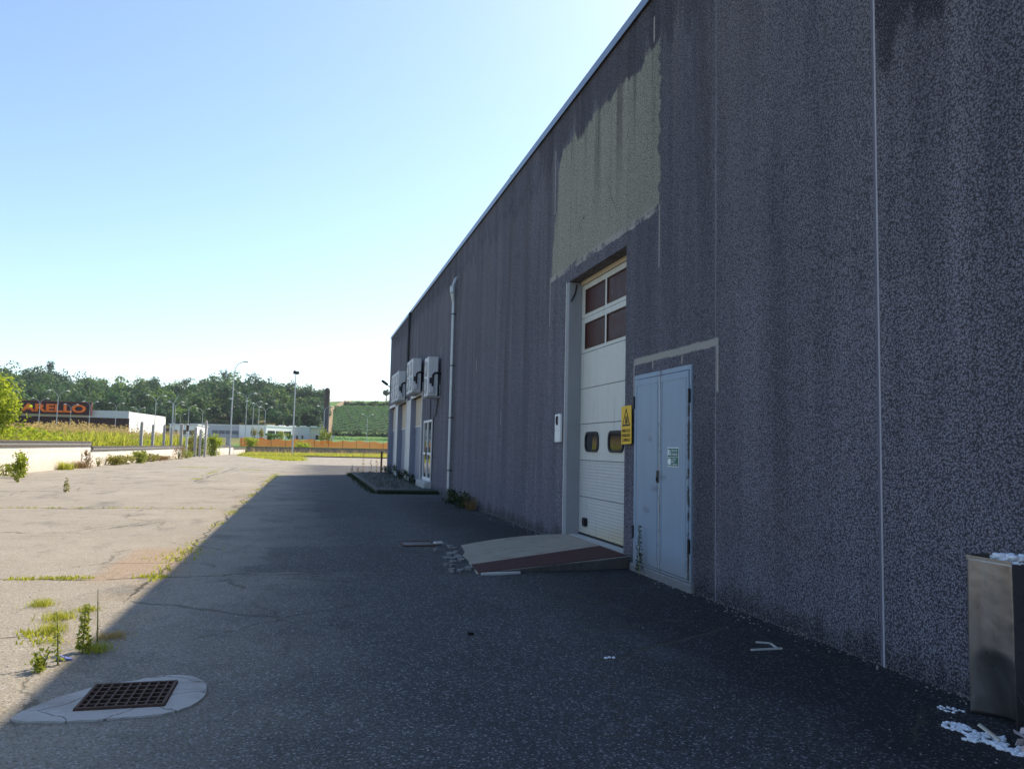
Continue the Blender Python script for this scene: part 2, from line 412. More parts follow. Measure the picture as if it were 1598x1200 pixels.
def section_paint():
    g = G('sectional_door_paint'); p = g.pos(); x, y, z = g.xyz(p)
    n = g.noise(g.vec(x, y * 6, z * .5), 1.0, 4, .6); fn = g.noise(p, 9, 4, .7)
    c = g.mix(n, (.50, .505, .45), (.60, .60, .54))
    low = g.ss(z, 1.38, 1.41, 1.0, 0.0)
    c = g.mix(low * .6, c, (.42, .42, .42))
    c = g.mix(g.ss(z + (fn - .5) * .5 + (y - 11) * .12, .2, .55, 1.0, 0.0) * .6, c, (.42, .33, .14))
    c = g.mix(g.ss(fn, .56, .75) * .5, c, (.30, .26, .19)); c = g.mix(g.ss(g.noise(g.vec(x, y * 14, z * .6), 1.0, 3), .58, .72) * .4, c, (.30, .29, .26))
    c = g.mix(g.ss(z, 3.2, 4.4) * g.ss(n, .4, .6) * .45, c, (.42, .35, .25))
    ribs = g.m('SINE', z * 125.0) * low
    return g.out(c, .5, g.bump(ribs, .35, .004), spec=.35)
M['section'] = section_paint()
def brown_pane():
    g = G('browned_pane'); p = g.pos(); x, y, z = g.xyz(p)
    fn = g.noise(p, 7, 4, .7)
    c = g.mix(g.ss(fn, .4, .75), (.045, .013, .011), (.085, .032, .022))
    return g.out(c, g.ss(fn, .3, .7, .4, .6), spec=.2)
M['pane'] = brown_pane()
def glassm(name, col, rough=.05):
    g = G(name); n = g.noise(g.pos(), 2.0, 3)
    return g.out(col, rough, g.bump(n, .03, .02), spec=.5)
M['glass'] = glassm('dark_glass', (.02, .024, .028))
M['glass_clean'] = glassm('entrance_glass', (.05, .055, .06), .02)
def whitewall():
    g = G('boundary_wall_paint'); p = g.pos(); x, y, z = g.xyz(p)
    fn = g.noise(p, 2.2, 5, .65); st = g.noise(g.vec(x, y * 1.6, z * .3), 1.0, 4, .65)
    c = g.mix(fn, (.58, .55, .49), (.70, .67, .60))
    c = g.mix(g.ss(st, .55, .72) * .45, c, (.48, .43, .36))
    c = g.mix(g.ss(z + (fn - .5) * .9 + (st - .5) * .7, .15, .75, 1.0, 0.0) * .6, c, (.50, .43, .35))
    ln = g.ss(g.m('ABSOLUTE', z - .92 + (fn - .5) * .03), .006, .014, 1.0, 0.0)
    ck = g.ss(g.m('ABSOLUTE', g.m('FRACT', y * .24 + (fn - .5) * .06, 0) - .5), .004, .008, 1.0, 0.0) * g.ss(st, .48, .55)
    c = g.mix(g.m('MAXIMUM', ln * .5, ck * .8), c, (.18, .15, .12))
    return g.out(c, .85, g.bump(fn, .3, .02))
M['bwall'] = whitewall()
M['coping'] = simple('lichened_coping', (.085, .075, .068), .9, var=.35, sc=4, grime=(.20, .19, .15), bump=.4)
M['greywall'] = simple('grey_yard_wall', (.15, .135, .120), .9, var=.25, sc=1.5, grime=(.09, .08, .07), bump=.3)
def plate():
    g = G('red_brown_plate'); p = g.pos(); n = g.noise(p, 6, 5, .65)
    c = g.mix(n, (.052, .020, .018), (.080, .032, .028))
    tread = g.vor(g.scale(p, 1, 1, 0), 55, 'F1')
    return g.out(c, .8, g.bump(g.ss(tread, .2, .35, 1, 0), .4, .004), spec=.15)
M['plate'] = plate()
def rampc():
    g = G('ramp_concrete'); p = g.pos(); n = g.noise(p, 3, 5, .65); s = g.noise(g.scale(p, 3, 9, 1), 1.2, 4, .6)
    c = g.mix(n, (.25, .215, .165), (.35, .305, .24)); c = g.mix(g.ss(s, .52, .72) * .65, c, (.11, .095, .078))
    return g.out(c, .9, g.bump(n, .4, .02))
M['ramp'] = rampc()
def collar():
    g = G('collar_mortar'); p = g.pos(); x, y, z = g.xyz(p); n = g.noise(p, 5, 5, .65); f = g.noise(p, 60, 4, .7); b = g.noise(p, 2.2, 4, .6)
    c = g.mix(n, (.36, .345, .31), (.50, .485, .45)); c = g.mix(g.ss(b, .5, .68) * .6, c, (.22, .20, .17)); c = g.mix(g.ss(f, .55, .7) * .5, c, (.17, .16, .145))
    ck = g.vor(g.vec(x + (n - .5) * .2, y + (b - .5) * .3, 0.0), 1.9, 'DISTANCE_TO_EDGE'); c = g.mix(g.ss(ck, .004, .014, 1.0, 0.0) * .8, c, (.07, .06, .05))
    return g.out(c, .9, g.bump(f + n, .5, .012))
M['collar'] = collar()
def stainless():
    g = G('stained_stainless'); p = g.pos(); n = g.noise(g.scale(p, 2, 6, 1), 1.0, 4, .6)
    c = g.mix(n, (.25, .235, .225), (.34, .325, .315))
    fn = g.noise(p, 22, 5, .7); c = g.mix(g.ss(fn, .56, .72) * .4, c, (.10, .085, .07))
    return g.out(c, g.ss(n, .3, .7, .28, .42), g.bump(g.noise(p, 3, 3), .3, .03), metal=.9)
M['bin'] = stainless()
M['foam'] = simple('white_foam', (.74, .76, .80), .9, var=.15, sc=30, bump=.5)
M['yellow'] = simple('yellow_sign_face', (.74, .44, .015), .5, var=.06, grime=(.55, .33, .03))
M['green'] = simple('green_sign_face', (.012, .12, .075), .5, var=.05)
M['signwhite'] = simple('sign_white', (.72, .75, .75), .5, var=.04)
M['ink'] = simple('black_print', (.012, .011, .010), .6, var=.1)
M['orange_letter'] = simple('orange_letter', (1.0, .20, .02), .5, var=.04)
M['maroon'] = simple('dark_maroon_cladding', (.040, .012, .014), .5, var=.2)
M['fascia'] = simple('pale_fascia', (.55, .58, .58), .5, var=.06)
M['shed_grey'] = simple('grey_shed_cladding', (.46, .47, .50), .6, var=.06, sc=.3)
M['shed_band'] = simple('shed_window_band', (.15, .16, .18), .4, var=.1)
M['shed_white'] = simple('white_shed_cladding', (.80, .80, .78), .6, var=.03)
M['beige'] = simple('beige_render', (.50, .46, .39), .8, var=.08)
M['chimney'] = simple('dark_chimney', (.045, .048, .060), .6, var=.15)
M['post'] = simple('grey_concrete_post', (.40, .38, .36), .9, var=.15, sc=3, grime=(.25, .22, .2))
M['leaf'] = leafmat('bright_leaves', (.16, .23, .020), (.31, .36, .030), .5, 1.2)
M['leaf_deep'] = leafmat('deep_green_leaves', (.035, .085, .014), (.07, .14, .02), .4, 1.5)
M['weed'] = leafmat('weed_leaves', (.15, .20, .025), (.27, .30, .045), .45, 2.0)
M['olive'] = leafmat('olive_weed_leaves', (.16, .16, .035), (.26, .24, .06), .4, 2.0)
M['dry'] = leafmat('dry_weed', (.17, .10, .04), (.26, .17, .07), .3, 2.0, tsc=1.3)
M['grass'] = leafmat('yellow_green_grass', (.20, .25, .025), (.38, .38, .05), .5, .9)
M['grass_tan'] = leafmat('tan_seeding_grass', (.36, .26, .09), (.50, .37, .14), .4, .4, tsc=1.3)
M['shade_weed'] = leafmat('dark_weed', (.020, .032, .012), (.036, .050, .018), .3, 2.0)
M['vine'] = leafmat('vine_leaves', (.090, .200, .065), (.140, .280, .095), .35, .3)
M['forest'] = leafmat('forest_leaves', (.040, .088, .030), (.070, .135, .040), .35, .06, tint=True)
M['bark'] = simple('bark', (.11, .085, .06), .9, var=.3, sc=8)
M['stem'] = simple('weed_stem', (.14, .16, .05), .8, var=.2)
M['net'] = leafmat('orange_plastic', (.95, .22, .035), (1.0, .31, .06), .5, .7, tsc=1.0)
def soil(name, a, b, sc):
    g = G(name); p = g.pos(); n = g.noise(p, sc, 5, .65); n2 = g.noise(p, sc * 12, 4, .7)
    c = g.mix(n, a, b); c = g.mix(g.ss(n2, .5, .7) * .4, c, tuple(v * .6 for v in a))
    return g.out(c, .95, g.bump(n2, .5, .1))
M['field'] = soil('rough_field', (.08, .10, .02), (.16, .15, .05), .2)
def meadow():
    g = G('meadow_slope'); p = g.pos(); x, y, z = g.xyz(p); n = g.noise(p, .05, 5, .65); n2 = g.noise(p, .6, 4, .7)
    c = g.mix(n, (.060, .135, .025), (.105, .195, .040)); c = g.mix(g.ss(n2, .5, .7) * .4, c, (.04, .08, .018))
    c = g.mix(g.band(y, 298.5, 388, 1.0), c, g.mix(n2, (.018, .040, .016), (.030, .060, .022)))
    return g.out(c, .95)
M['meadow'] = meadow()
M['track'] = soil('ochre_track', (.26, .19, .11), (.34, .26, .16), .3)
M['paver'] = simple('mossy_paver', (.085, .085, .08), .9, var=.3, sc=2.5, grime=(.05, .06, .03), bump=.4)
M['paper'] = simple('faded_paper', (.50, .42, .40), .9, var=.2)
M['rubble'] = simple('broken_concrete', (.19, .186, .182), .95, var=.35, sc=20, bump=.5)
M['kerb_dirt'] = simple('dirty_concrete_side', (.085, .078, .07), .95, var=.4, sc=6, grime=(.04, .037, .033), bump=.5)
M['roof'] = simple('roof_felt', (.12, .12, .12), .9, var=.2)
M['mossedge'] = simple('mossy_kerb', (.085, .082, .072), .9, var=.3, sc=5, grime=(.04, .05, .02), bump=.4)

# ================================================================== SETTING
# yard: one sheet; terrain beyond the walls
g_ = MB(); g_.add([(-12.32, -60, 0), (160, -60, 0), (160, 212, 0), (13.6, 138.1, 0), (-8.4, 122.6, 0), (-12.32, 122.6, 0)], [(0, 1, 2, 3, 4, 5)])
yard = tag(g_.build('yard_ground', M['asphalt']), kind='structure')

def lerp_tab(t, tab):
    return np.interp(t, [a for a, _ in tab], [b for _, b in tab])
RIDGE = [(-.9, 30), (-.36, 25.9), (-.31, 22.8), (-.25, 21.1), (-.17, 17.8), (-.145, 20.0), (-.105, 23.8), (-.06, 23.7), (-.02, 23.1), (.0, 24.1), (.05, 25.7), (.1, 26.4), (.4, 25)]
def H(x, y):
    """height of the land outside the yard"""
    x = np.asarray(x, float); y = np.asarray(y, float)
    r = lerp_tab(x / np.maximum(y, 60), RIDGE)
    yw = np.clip(123.2 + (x + 8.4) * .705, 123.2, 230)
    flat = .96 + 3.1 * np.clip((y - yw) / (290 - yw), 0, 1)
    t = np.clip((y - 285) / 145.0, 0, 1); t = t * (1.25 - .25 * t)
    h = flat + np.clip(t, 0, 1) * (r - 4.0)
    return np.minimum(h, np.maximum(r, flat))
def terrain(name, xs, ys, mat, zoff=0.0, cut=None):
    X, Y = np.meshgrid(xs, ys); Z = H(X, Y) + zoff; Z[:, -1] = -.3
    v = np.stack([X, Y, Z], -1).reshape(-1, 3); nx, ny = len(xs), len(ys)
    i = (np.arange(ny - 1)[:, None] * nx + np.arange(nx - 1)[None, :]).ravel()
    f = np.stack([i, i + 1, i + nx + 1, i + nx], 1)
    if cut is not None: f = f[cut(v[f].mean(1))]
    o = mesh_np(name, v, f, mat, smooth=True); return tag(o, kind='structure')
ys_t = np.concatenate([np.arange(-60, 120, 6.0), np.arange(120, 300, 6.0), np.arange(300, 440, 5.0), np.arange(440, 530, 15)])
terrain('field', np.concatenate([np.arange(-480, -100, 20.0), np.arange(-100, -13, 4.0), [-12.62, -12.6]]), ys_t, M['field'])
# land beyond the far wall: sheared so that it starts just behind the wall
def far_land():
    xs = np.concatenate([[-12.62], np.arange(-10, 60, 3.0), np.arange(60, 330, 20)])
    ts = np.concatenate([[-.0005], np.linspace(0, 1, 40), np.linspace(1.05, 1.4, 12)])
    X, T = np.meshgrid(xs, ts)
    y0 = np.where(X < -8.4, 123.2, 123.2 + (X + 8.4) * .705); y0 = np.minimum(y0, 250)
    Y = y0 + (445 - y0) * np.minimum(T, 1) + np.maximum(T - 1, 0) * 180
    Z = H(X, Y); Z[0, :] = -.3
    v = np.stack([X, Y, Z], -1).reshape(-1, 3); nx, ny = len(xs), len(ts)
    i = (np.arange(ny - 1)[:, None] * nx + np.arange(nx - 1)[None, :]).ravel()
    f = np.stack([i, i + 1, i + nx + 1, i + nx], 1)
    return tag(mesh_np('hillside', v, f, M['meadow'], smooth=True), kind='structure')
far_land()

# ================================================================== WAREHOUSE
wh = thing('warehouse', 'long dark grey rough-cast warehouse with streaked precast wall panels filling the right side', 'warehouse', (0, 0, 0))
TOPZ = 7.72; END = 44.4; PT = .20
edges = [5.05 + 2.51 * k for k in range(-5, 17)]
edges[-1] = END
GAP = .007
holes = {7.56: [(8.07, 9.69, 0.0, 2.57)]}
big = (10.07, 12.58)            # opening of the sectional door
bays = [(30.62, 34.05), (35.75, 39.3), (40.65, 43.6)]
BZ = 3.62
entr = (27.78, 29.86)
def panel(y0, y1, z0=-.3, notch=None):
    b = MB()
    a0, a1 = y0 + GAP, y1 - GAP
    poly = [(a0, z0)]
    if notch:
        for (n0, n1, nz) in notch:
            n0, n1 = max(n0, a0), min(n1, a1)
            if n0 <= a0 + 1e-4: poly[-1] = (a0, nz) if n1 < a1 - 1e-4 else (a0, nz)
            else: poly += [(n0, z0), (n0, nz)]
            if n1 >= a1 - 1e-4: poly += [(a1, nz)]; break
            poly += [(n1, nz), (n1, z0)]
        else: poly += [(a1, z0)]
    else: poly += [(a1, z0)]
    poly += [(a1, TOPZ), (a0, TOPZ)]
    b.prism_x(poly, WX, WX + PT)
    return b.build('wall_panel', M['wall'], wh)
allh = [(8.07, 9.69, 2.57)] + [(big[0] - .02, big[1] + .02, 4.45)] + [(a, b, BZ) for a, b in bays] + [(entr[0], entr[1], 2.56)]
for i in range(len(edges) - 1):
    y0, y1 = edges[i], edges[i + 1]
    nt = [(a, b, z) for a, b, z in allh if b > y0 + .02 and a < y1 - .02]
    panel(y0, y1, notch=nt or None)
# sealant in the joints: the one at y = 5.05 is pale, the others dull
M['seal_pale'] = simple('pale_joint_sealant', (.36, .35, .38), .7, var=.15, sc=10)
M['seal_mid'] = simple('faded_joint_sealant', (.27, .26, .28), .8, var=.25, sc=10)
M['seal'] = simple('dull_joint_sealant', (.26, .25, .29), .8, var=.2, sc=10)
for i in range(1, len(edges) - 1):
    yy = edges[i]; z0 = -.1
    for a, b, z in allh:
        if a - .03 < yy < b + .03: z0 = z + .01
    near = abs(yy - 5.05) < .01 or (abs(yy - 7.56) < .01)
    MB().box(WX + (-.004 if abs(yy - 5.05) < .01 else .001 if near else .004), WX + .05, yy - (.009 if abs(yy - 5.05) < .01 else GAP - .001), yy + (.009 if abs(yy - 5.05) < .01 else GAP - .001), z0, TOPZ - .01).build('joint_sealant', M['seal_pale'] if abs(yy - 5.05) < .01 else M['seal_mid'] if near else M['seal'], wh)
# smooth trowelled margins beside the pale joint
g = G('smooth_margin'); nn = g.noise(g.pos(), 12, 4)
M['margin'] = g.out(g.mix(nn, (.10, .097, .125), (.14, .135, .17)), .7)
MB().box(WX - .003, WX + .02, 5.062, 5.085, 0.02, TOPZ - .01).build('joint_margin', M['margin'], wh)
# other walls, roof
MB().box(WX + .21, 46, END - .2, END - .005, -.3, TOPZ).build('end_wall', M['wall'], wh)
MB().box(WX + .21, 46, edges[0] + .005, edges[0] + .2, -.3, TOPZ).build('end_wall', M['wall'], wh)
MB().box(45.8, 46, edges[0] + .21, END - .21, -.3, TOPZ).build('rear_wall', M['wall'], wh)
MB().box(WX + .21, 45.79, edges[0] + .21, END - .21, TOPZ - .35, TOPZ - .25).build('roof', M['roof'], wh)
fl = MB()
fl.box(WX - .045, WX + .25, edges[0] - .03, END + .04, TOPZ + .005, TOPZ + .035)
fl.box(WX - .045, WX - .030, edges[0] - .03, END + .04, TOPZ - .10, TOPZ + .004)
fl.build('roof_flashing', M['flash'], wh)
b = MB(); b.tube([(WX + .02, 17.0, TOPZ + .03), (WX + .02, 17.0, TOPZ + .13)], .03, 6); b.build('roof_peg', M['galv'], wh)

# --- sectional door in its recess
dr = bpy.data.objects.new('sectional_door', None); COL.objects.link(dr); dr.parent = wh
DX = 4.435
lines = [.19, .79, 1.395, 2.0, 2.595, 3.2, 3.80, 4.38]
for k in range(7):
    b = MB(); z0, z1 = lines[k] + .004, lines[k + 1] - .004
    ya, yb = 9.6, 12.76
    if k in (5, 6):      # glazed sections
        w0, w1 = (z0 + .055, z1 - .09) if k == 5 else (z0 + .06, z1 - .09)
        yw = [(10.50, 11.40), (11.48, 12.40)]
        b.box(DX, DX + .04, ya, 10.50, z0, z1); b.box(DX, DX + .04, 12.40, yb, z0, z1)
        b.box(DX, DX + .04, 10.50, 12.40, z0, w0); b.box(DX, DX + .04, 10.50, 12.40, w1, z1)
        b.box(DX, DX + .04, 11.40, 11.48, w0, w1)
        o = b.build('door_section', M['section'], dr)
        for a, c in yw:
            MB().box(DX + .012, DX + .02, a, c, w0, w1).build('window_pane', M['pane'], dr)
            fr = MB()
            for q in ((a, a + .022, w0, w1), (c - .022, c, w0, w1), (a + .022, c - .022, w0, w0 + .02), (a + .022, c - .022, w1 - .02, w1)):
                fr.box(DX - .005, DX + .011, *q)
            fr.build('pane_gasket', M['rust'], dr)
    else:
        b.box(DX, DX + .04, ya, yb, z0, z1); b.build('door_section', M['section'], dr, bevel=.004)
MB().box(DX + .045, DX + .06, 9.6, 12.76, .17, 4.5).build('door_backing', M['dark'], dr)
MB().box(DX - .02, DX + .03, 9.6, 12.76, 4.385, 4.48).build('header_rail', M['tan'], dr)
MB().box(DX - .01, DX + .03, 9.6, 12.76, .165, .188).build('bottom_seal', M['dark'], dr)
def rrect(yc, zc, w, h, r, n=6):
    P = []
    for cx, cz, a0 in ((w/2-r, h/2-r, 0), (-w/2+r, h/2-r, 90), (-w/2+r, -h/2+r, 180), (w/2-r, -h/2+r, 270)):
        for k in range(n + 1):
            a = R(a0 + 90 * k / n); P.append((yc + cx + r * math.cos(a), zc + cz + r * math.sin(a)))
    return P
for yc in (11.98, 10.94):
    o_, i_ = rrect(yc, 1.70, .62, .33, .12), rrect(yc, 1.70, .53, .25, .09)
    n = len(o_); b = MB()
    vs = [(DX - .022, *q) for q in o_] + [(DX - .022, *q) for q in i_] + [(DX + .005, *q) for q in o_] + [(DX + .005, *q) for q in i_]
    fs = []
    for k in range(n):
        j = (k + 1) % n
        fs += [(k, j, n + j, n + k), (k, 2*n + k, 2*n + j, j), (n + k, n + j, 3*n + j, 3*n + k)]
    b.add(vs, fs); b.build('porthole_frame', M['dark'], dr)
    MB().prism_x(i_, DX - .008, DX - .002).build('porthole_glass', M['glass'], dr)
b = MB(); b.prism_x(rrect(12.24, .385, .20, .14, .05, 3), DX - .03, DX - .001); b.box(DX - .055, DX - .03, 12.17, 12.21, .34, .43)
b.build('door_handle', M['dark'], dr)
# concrete jamb and soffit of the recess
M['jamb'] = simple('bare_jamb', (.27, .275, .285), .8, var=.12, sc=2.5, grime=(.22, .21, .2))
MB().box(WX - .004, DX + .04, big[1] - .012, big[1] + .14, .10, 4.44).build('door_jamb', M['jamb'], wh, bevel=.008)
MB().box(WX + .002, DX + .04, big[0] - .14, big[0] - .005, .05, 4.44).build('door_jamb', M['jamb'], wh)
MB().box(WX - .004, WX + .035, big[1] + .142, big[1] + .165, .10, 4.47).build('jamb_edge_strip', M['white'], wh)
M['lintel'] = simple('stained_soffit', (.30, .26, .20), .8, var=.2, sc=4, grime=(.13, .10, .07))
MB().box(WX + .004, DX + .06, big[0] - .14, big[1] + .14, 4.455, 4.56).build('door_lintel', M['lintel'], wh)
b = MB(); b.tube([(WX + .13, big[1] + .0 - .02, 4.4), (WX + .10, big[1] - .025, 4.25), (WX + .03, big[1] - .03, 4.1)], .012, 6); b.build('hanging_cable', M['dark'], wh)
MB().box(WX + .06, DX + .04, big[0] - .1, big[1] + .1, -.1, .165).build('door_sill', M['conc_pale'], wh)

# --- grey steel double door
sd = bpy.data.objects.new('steel_double_door', None); COL.objects.link(sd); sd.parent = wh
fx = WX - .022
b = MB(); b.box(fx, WX + .12, 8.072, 8.115, .10, 2.568); b.box(fx, WX + .12, 9.645, 9.688, .10, 2.568); b.box(fx, WX + .12, 8.116, 9.644, 2.51, 2.568)
b.box(fx, WX + .12, 8.116, 9.644, .10, .13)
b.build('door_frame', M['steel_blue'], sd, bevel=.004)
for a, c in ((8.122, 8.870), (8.882, 9.638)):
    b = MB(); b.box(fx - .012, WX + .03, a, c, .135, 2.503); b.build('door_leaf', M['steel_blue'], sd, bevel=.006)
    b = MB()
    for q in ((a + .05, c - .05, 2.42, 2.432), (a + .05, a + .062, .22, 2.42), (c - .062, c - .05, .22, 2.42)):
        b.box(fx - .016, fx - .0125, *q)
    b.build('leaf_fold', M['steel_blue'], sd)
MB().box(fx - .018, fx - .013, 8.858, 8.876, .14, 2.5).build('meeting_strip', M['galv'], sd)
for yy in (8.095, 9.664):
    for zz in (.42, 2.12):
        b = MB(); b.tube([(fx - .018, yy, zz), (fx - .018, yy, zz + .17)], .013, 8); b.box(fx - .01, fx - .001, yy - .018, yy + .02, zz + .01, zz + .16); b.build('hinge', M['darkmetal'], sd)
b = MB(); b.box(fx - .03, fx - .013, 8.885, 8.925, 1.18, 1.33); b.box(fx - .045, fx - .03, 8.895, 8.905, 1.2, 1.25); b.build('lock_case', M['darkmetal'], sd)
b = MB(); b.box(WX - .05, WX + .12, 8.02, 9.74, -.05, .098); b.build('door_step', M['rubble'], wh, bevel=.015)
MB().box(WX + .13, WX + .15, 8.05, 9.7, 0, 2.6).build('door_recess_back', M['dark'], wh)

# --- three loading bays at the far end
MB().box(WX + .24, WX + .26, 27.6, 43.9, 0, 4.0).build('bay_backing', M['dark'], wh)
for (a, c) in bays:
    by = bpy.data.objects.new('loading_bay', None); COL.objects.link(by); by.parent = wh
    X0 = WX + .19
    MB().box(X0, X0 + .03, a, c, 2.42, BZ - .002).build('transom_panel', M['tan'], by)
    n = 3; w = (c - a) / n
    for k in range(n):
        MB().box(X0 + .004, X0 + .03, a + k * w + .008, a + (k + 1) * w - .008, .16, 2.41).build('door_leaf', M['bluegrey'], by, bevel=.006)
    MB().box(X0 - .02, X0 + .03, a, c, 2.40, 2.44).build('transom_rail', M['white_clean'], by)
    MB().box(WX - .03, WX + .19, c - .05, c + .001, .1, BZ - .002).build('reveal_lining', M['bluegrey'], by)
    MB().box(WX - .035, WX + .18, a - .10, a, .1, BZ - .002).build('frame_post', M['white'], by, bevel=.005)
    MB().box(WX - .035, WX + .05, a - .10, c + .10, BZ, BZ + .14).build('frame_head', M['white'], by, bevel=.005)
for (a, c) in ((34.07, 35.64), (39.32, 40.54)):
    MB().box(WX - .012, WX + .02, a + .0, c, .1, BZ - .002).build('pilaster_facing', M['white'], wh)
# --- glazed entrance
en = bpy.data.objects.new('glazed_entrance', None); COL.objects.link(en); en.parent = wh
a, c = entr
ym = (a + c) / 2
b = MB()
for q in ((a, a + .07, .33, 2.55), (c - .07, c, .33, 2.55), (a + .07, c - .07, 2.47, 2.55), (a + .07, c - .07, .33, .45), (ym - .05, ym + .05, .45, 2.47), (a + .07, ym - .05, 1.28, 1.36), (ym + .05, c - .07, 1.28, 1.36)):
    b.box(WX - .03, WX + .05, *q)
b.build('door_frame', M['white_clean'], en)
for q in ((a + .07, ym - .05, .45, 1.28), (a + .07, ym - .05, 1.36, 2.47), (ym + .05, c - .07, .45, 1.28), (ym + .05, c - .07, 1.36, 2.47)):
    MB().box(WX + .005, WX + .015, *q).build('glass_pane', M['glass_clean'], en)
b = MB(); b.box(WX - .07, WX - .03, ym - .02, ym + .02, 1.1, 1.55); b.build('door_handle', M['dark'], en)
MB().box(WX - .25, WX + .05, a - .1, c + .1, .02, .325).build('entrance_step', M['conc_pale'], wh, bevel=.02)

# --- rain pipes (parts of the warehouse)
def downpipe(yy, ztop, mat, hop=True, zb=.25):
    d = bpy.data.objects.new('downpipe', None); COL.objects.link(d); d.parent = wh
    b = MB(); x = WX - .09
    b.tube([(x, yy, zb), (x, yy, ztop - .75)], .06, 10); b.build('pipe', mat, d, smooth=False)
    b = MB()
    if hop:
        b.tube([(x, yy, ztop - .74), (x - .04, yy, ztop - .45)], [.062, .085], 10)
        b.tube([(x - .04, yy, ztop - .44), (x - .04, yy, ztop - .24)], [.10, .10], 10)
        b.tube([(x - .03, yy, ztop - .23), (x + .05, yy - .02, ztop), (WX + .01, yy - .02, ztop + .02)], .06, 8)
    else:
        b.tube([(x, yy, ztop - .74), (x, yy, ztop - .2), (x + .02, yy, ztop - .05), (WX + .01, yy, ztop)], .065, 8)
    b.build('hopper', mat, d)
    for zz in np.arange(zb + .6, ztop - .9, 1.6):
        b = MB(); b.tube([(x, yy, zz), (x, yy, zz + .035)], .07, 10); b.box(x, WX, yy - .015, yy + .015, zz, zz + .035); b.build('pipe_bracket', M['darkmetal'], d)
downpipe(23.55, 6.78, M['galv'])
downpipe(35.2, 7.65, M['darkmetal'], False, 5.15)
b = MB(); pts = [(WX - .02, 28.3 + .02 * math.sin(k), z) for k, z in enumerate(np.linspace(2.0, 3.35, 9))]; b.tube(pts, .012, 5)
b.tube([(WX - .02, 26.6, 3.2), (WX - .03, 26.7, 2.9), (WX - .02, 26.9, 2.7), (WX - .02, 27.4, 2.62), (WX - .02, 27.5, .4)], .012, 5)
b.build('wall_cable', M['dark'], wh)

# ================================================================== PAVED STRIP BY THE BAYS
b = MB(); b.box(2.16, 2.31, 26.1, 43.4, -.05, .13); b.box(2.312, 4.15, 26.1, 26.25, -.05, .13); b.box(2.312, 4.18, 43.25, 43.4, -.05, .13)
pv = tag(b.build('paved_strip', M['mossedge'], bevel=.02), 'raised strip of mossy square pavers with a kerb before the loading bays', 'paving')
b = MB(); b.box(2.311, 4.18, 26.252, 43.248, -.05, .095); b.build('paver_bed', M['mossedge'], pv)
bases = []
for i in range(3):
    m_ = MB(); m_.box(-.2515, .2515, -.246, .246, 0, .035); o = m_.build('paver', M['paver'], pv, bevel=.012); bases.append(o)
k = 0
for ix in range(3):
    for iy in range(34):
        x, y = 2.60 + ix * .51, 26.53 + iy * .5
        if x > 4.0 and y > 27.3 and y < 30.3: continue
        o = bases[k] if k < 3 else bases[k % 3].copy()
        if k >= 3: COL.objects.link(o)
        o.location = (x, y, .082 + random.uniform(-.008, .012)); o.rotation_euler = (random.uniform(-.012, .012), random.uniform(-.012, .012), random.uniform(-.02, .02)); k += 1

# ================================================================== RAMP
RA, RB = 9.95, 12.55
rp = thing('door_ramp', 'worn concrete wedge ramp with a red-brown steel edge before the sectional door', 'ramp', (0, 0, 0))
def ramp_z(x): return .012 + (x - 2.06) * .067
def sloped(P, lo, hi):
    b = MB(); n = len(P)
    b.add([(x, y, ramp_z(x) + lo if lo > -.02 else -.06) for x, y in P] + [(x, y, ramp_z(x) + hi) for x, y in P],
          [tuple(range(n))[::-1], tuple(range(n, 2*n))] + [(i, (i+1) % n, n+(i+1) % n, n+i) for i in range(n)]); b.mi = [0, 0] + [1] * n; return b
sloped([(2.06, 9.56), (2.6, 9.62), (3.1, 9.72), (3.7, 9.77), (4.25, 9.86), (4.25, 12.55), (3.95, 12.72), (3.5, 12.74), (3.0, 12.6), (2.62, 12.40), (2.34, 12.2), (2.27, 11.5), (2.16, 11.1), (2.14, 10.5)], -1, 0).build('ramp_slab', [M['ramp'], M['kerb_dirt']], rp, bevel=.012)
sloped([(2.08, 9.59), (4.19, 9.90), (4.19, 10.95), (2.12, 10.24)], .0005, .009).build('steel_edge_plate', [M['plate'], M['plate']], rp, bevel=.002)
MB().prism_z([(2.10, 9.50), (2.35, 9.49), (2.62, 9.555), (2.62, 9.60), (2.10, 9.545)], -.02, .028).build('mortar_fillet', M['conc_pale'], rp, bevel=.01)
for k in range(34):
    b = MB()
    y = random.uniform(9.7, 12.6); x = 2.05 + max(0, y - 10) * .09 - abs(random.gauss(0, .15)); s = random.uniform(.02, .065)
    if x > 2.1 and y < 10.6: continue
    n = random.randint(5, 7); t0 = random.random() * 6
    P = [(x + s * random.uniform(.6, 1.3) * math.cos(t0 + 6.283 * q / n), y + 1.5 * s * random.uniform(.6, 1.3) * math.sin(t0 + 6.283 * q / n)) for q in range(n)]
    b.prism_z(P, -.01, random.uniform(.008, .04)); b.build('concrete_chunk', M['rubble'], rp)

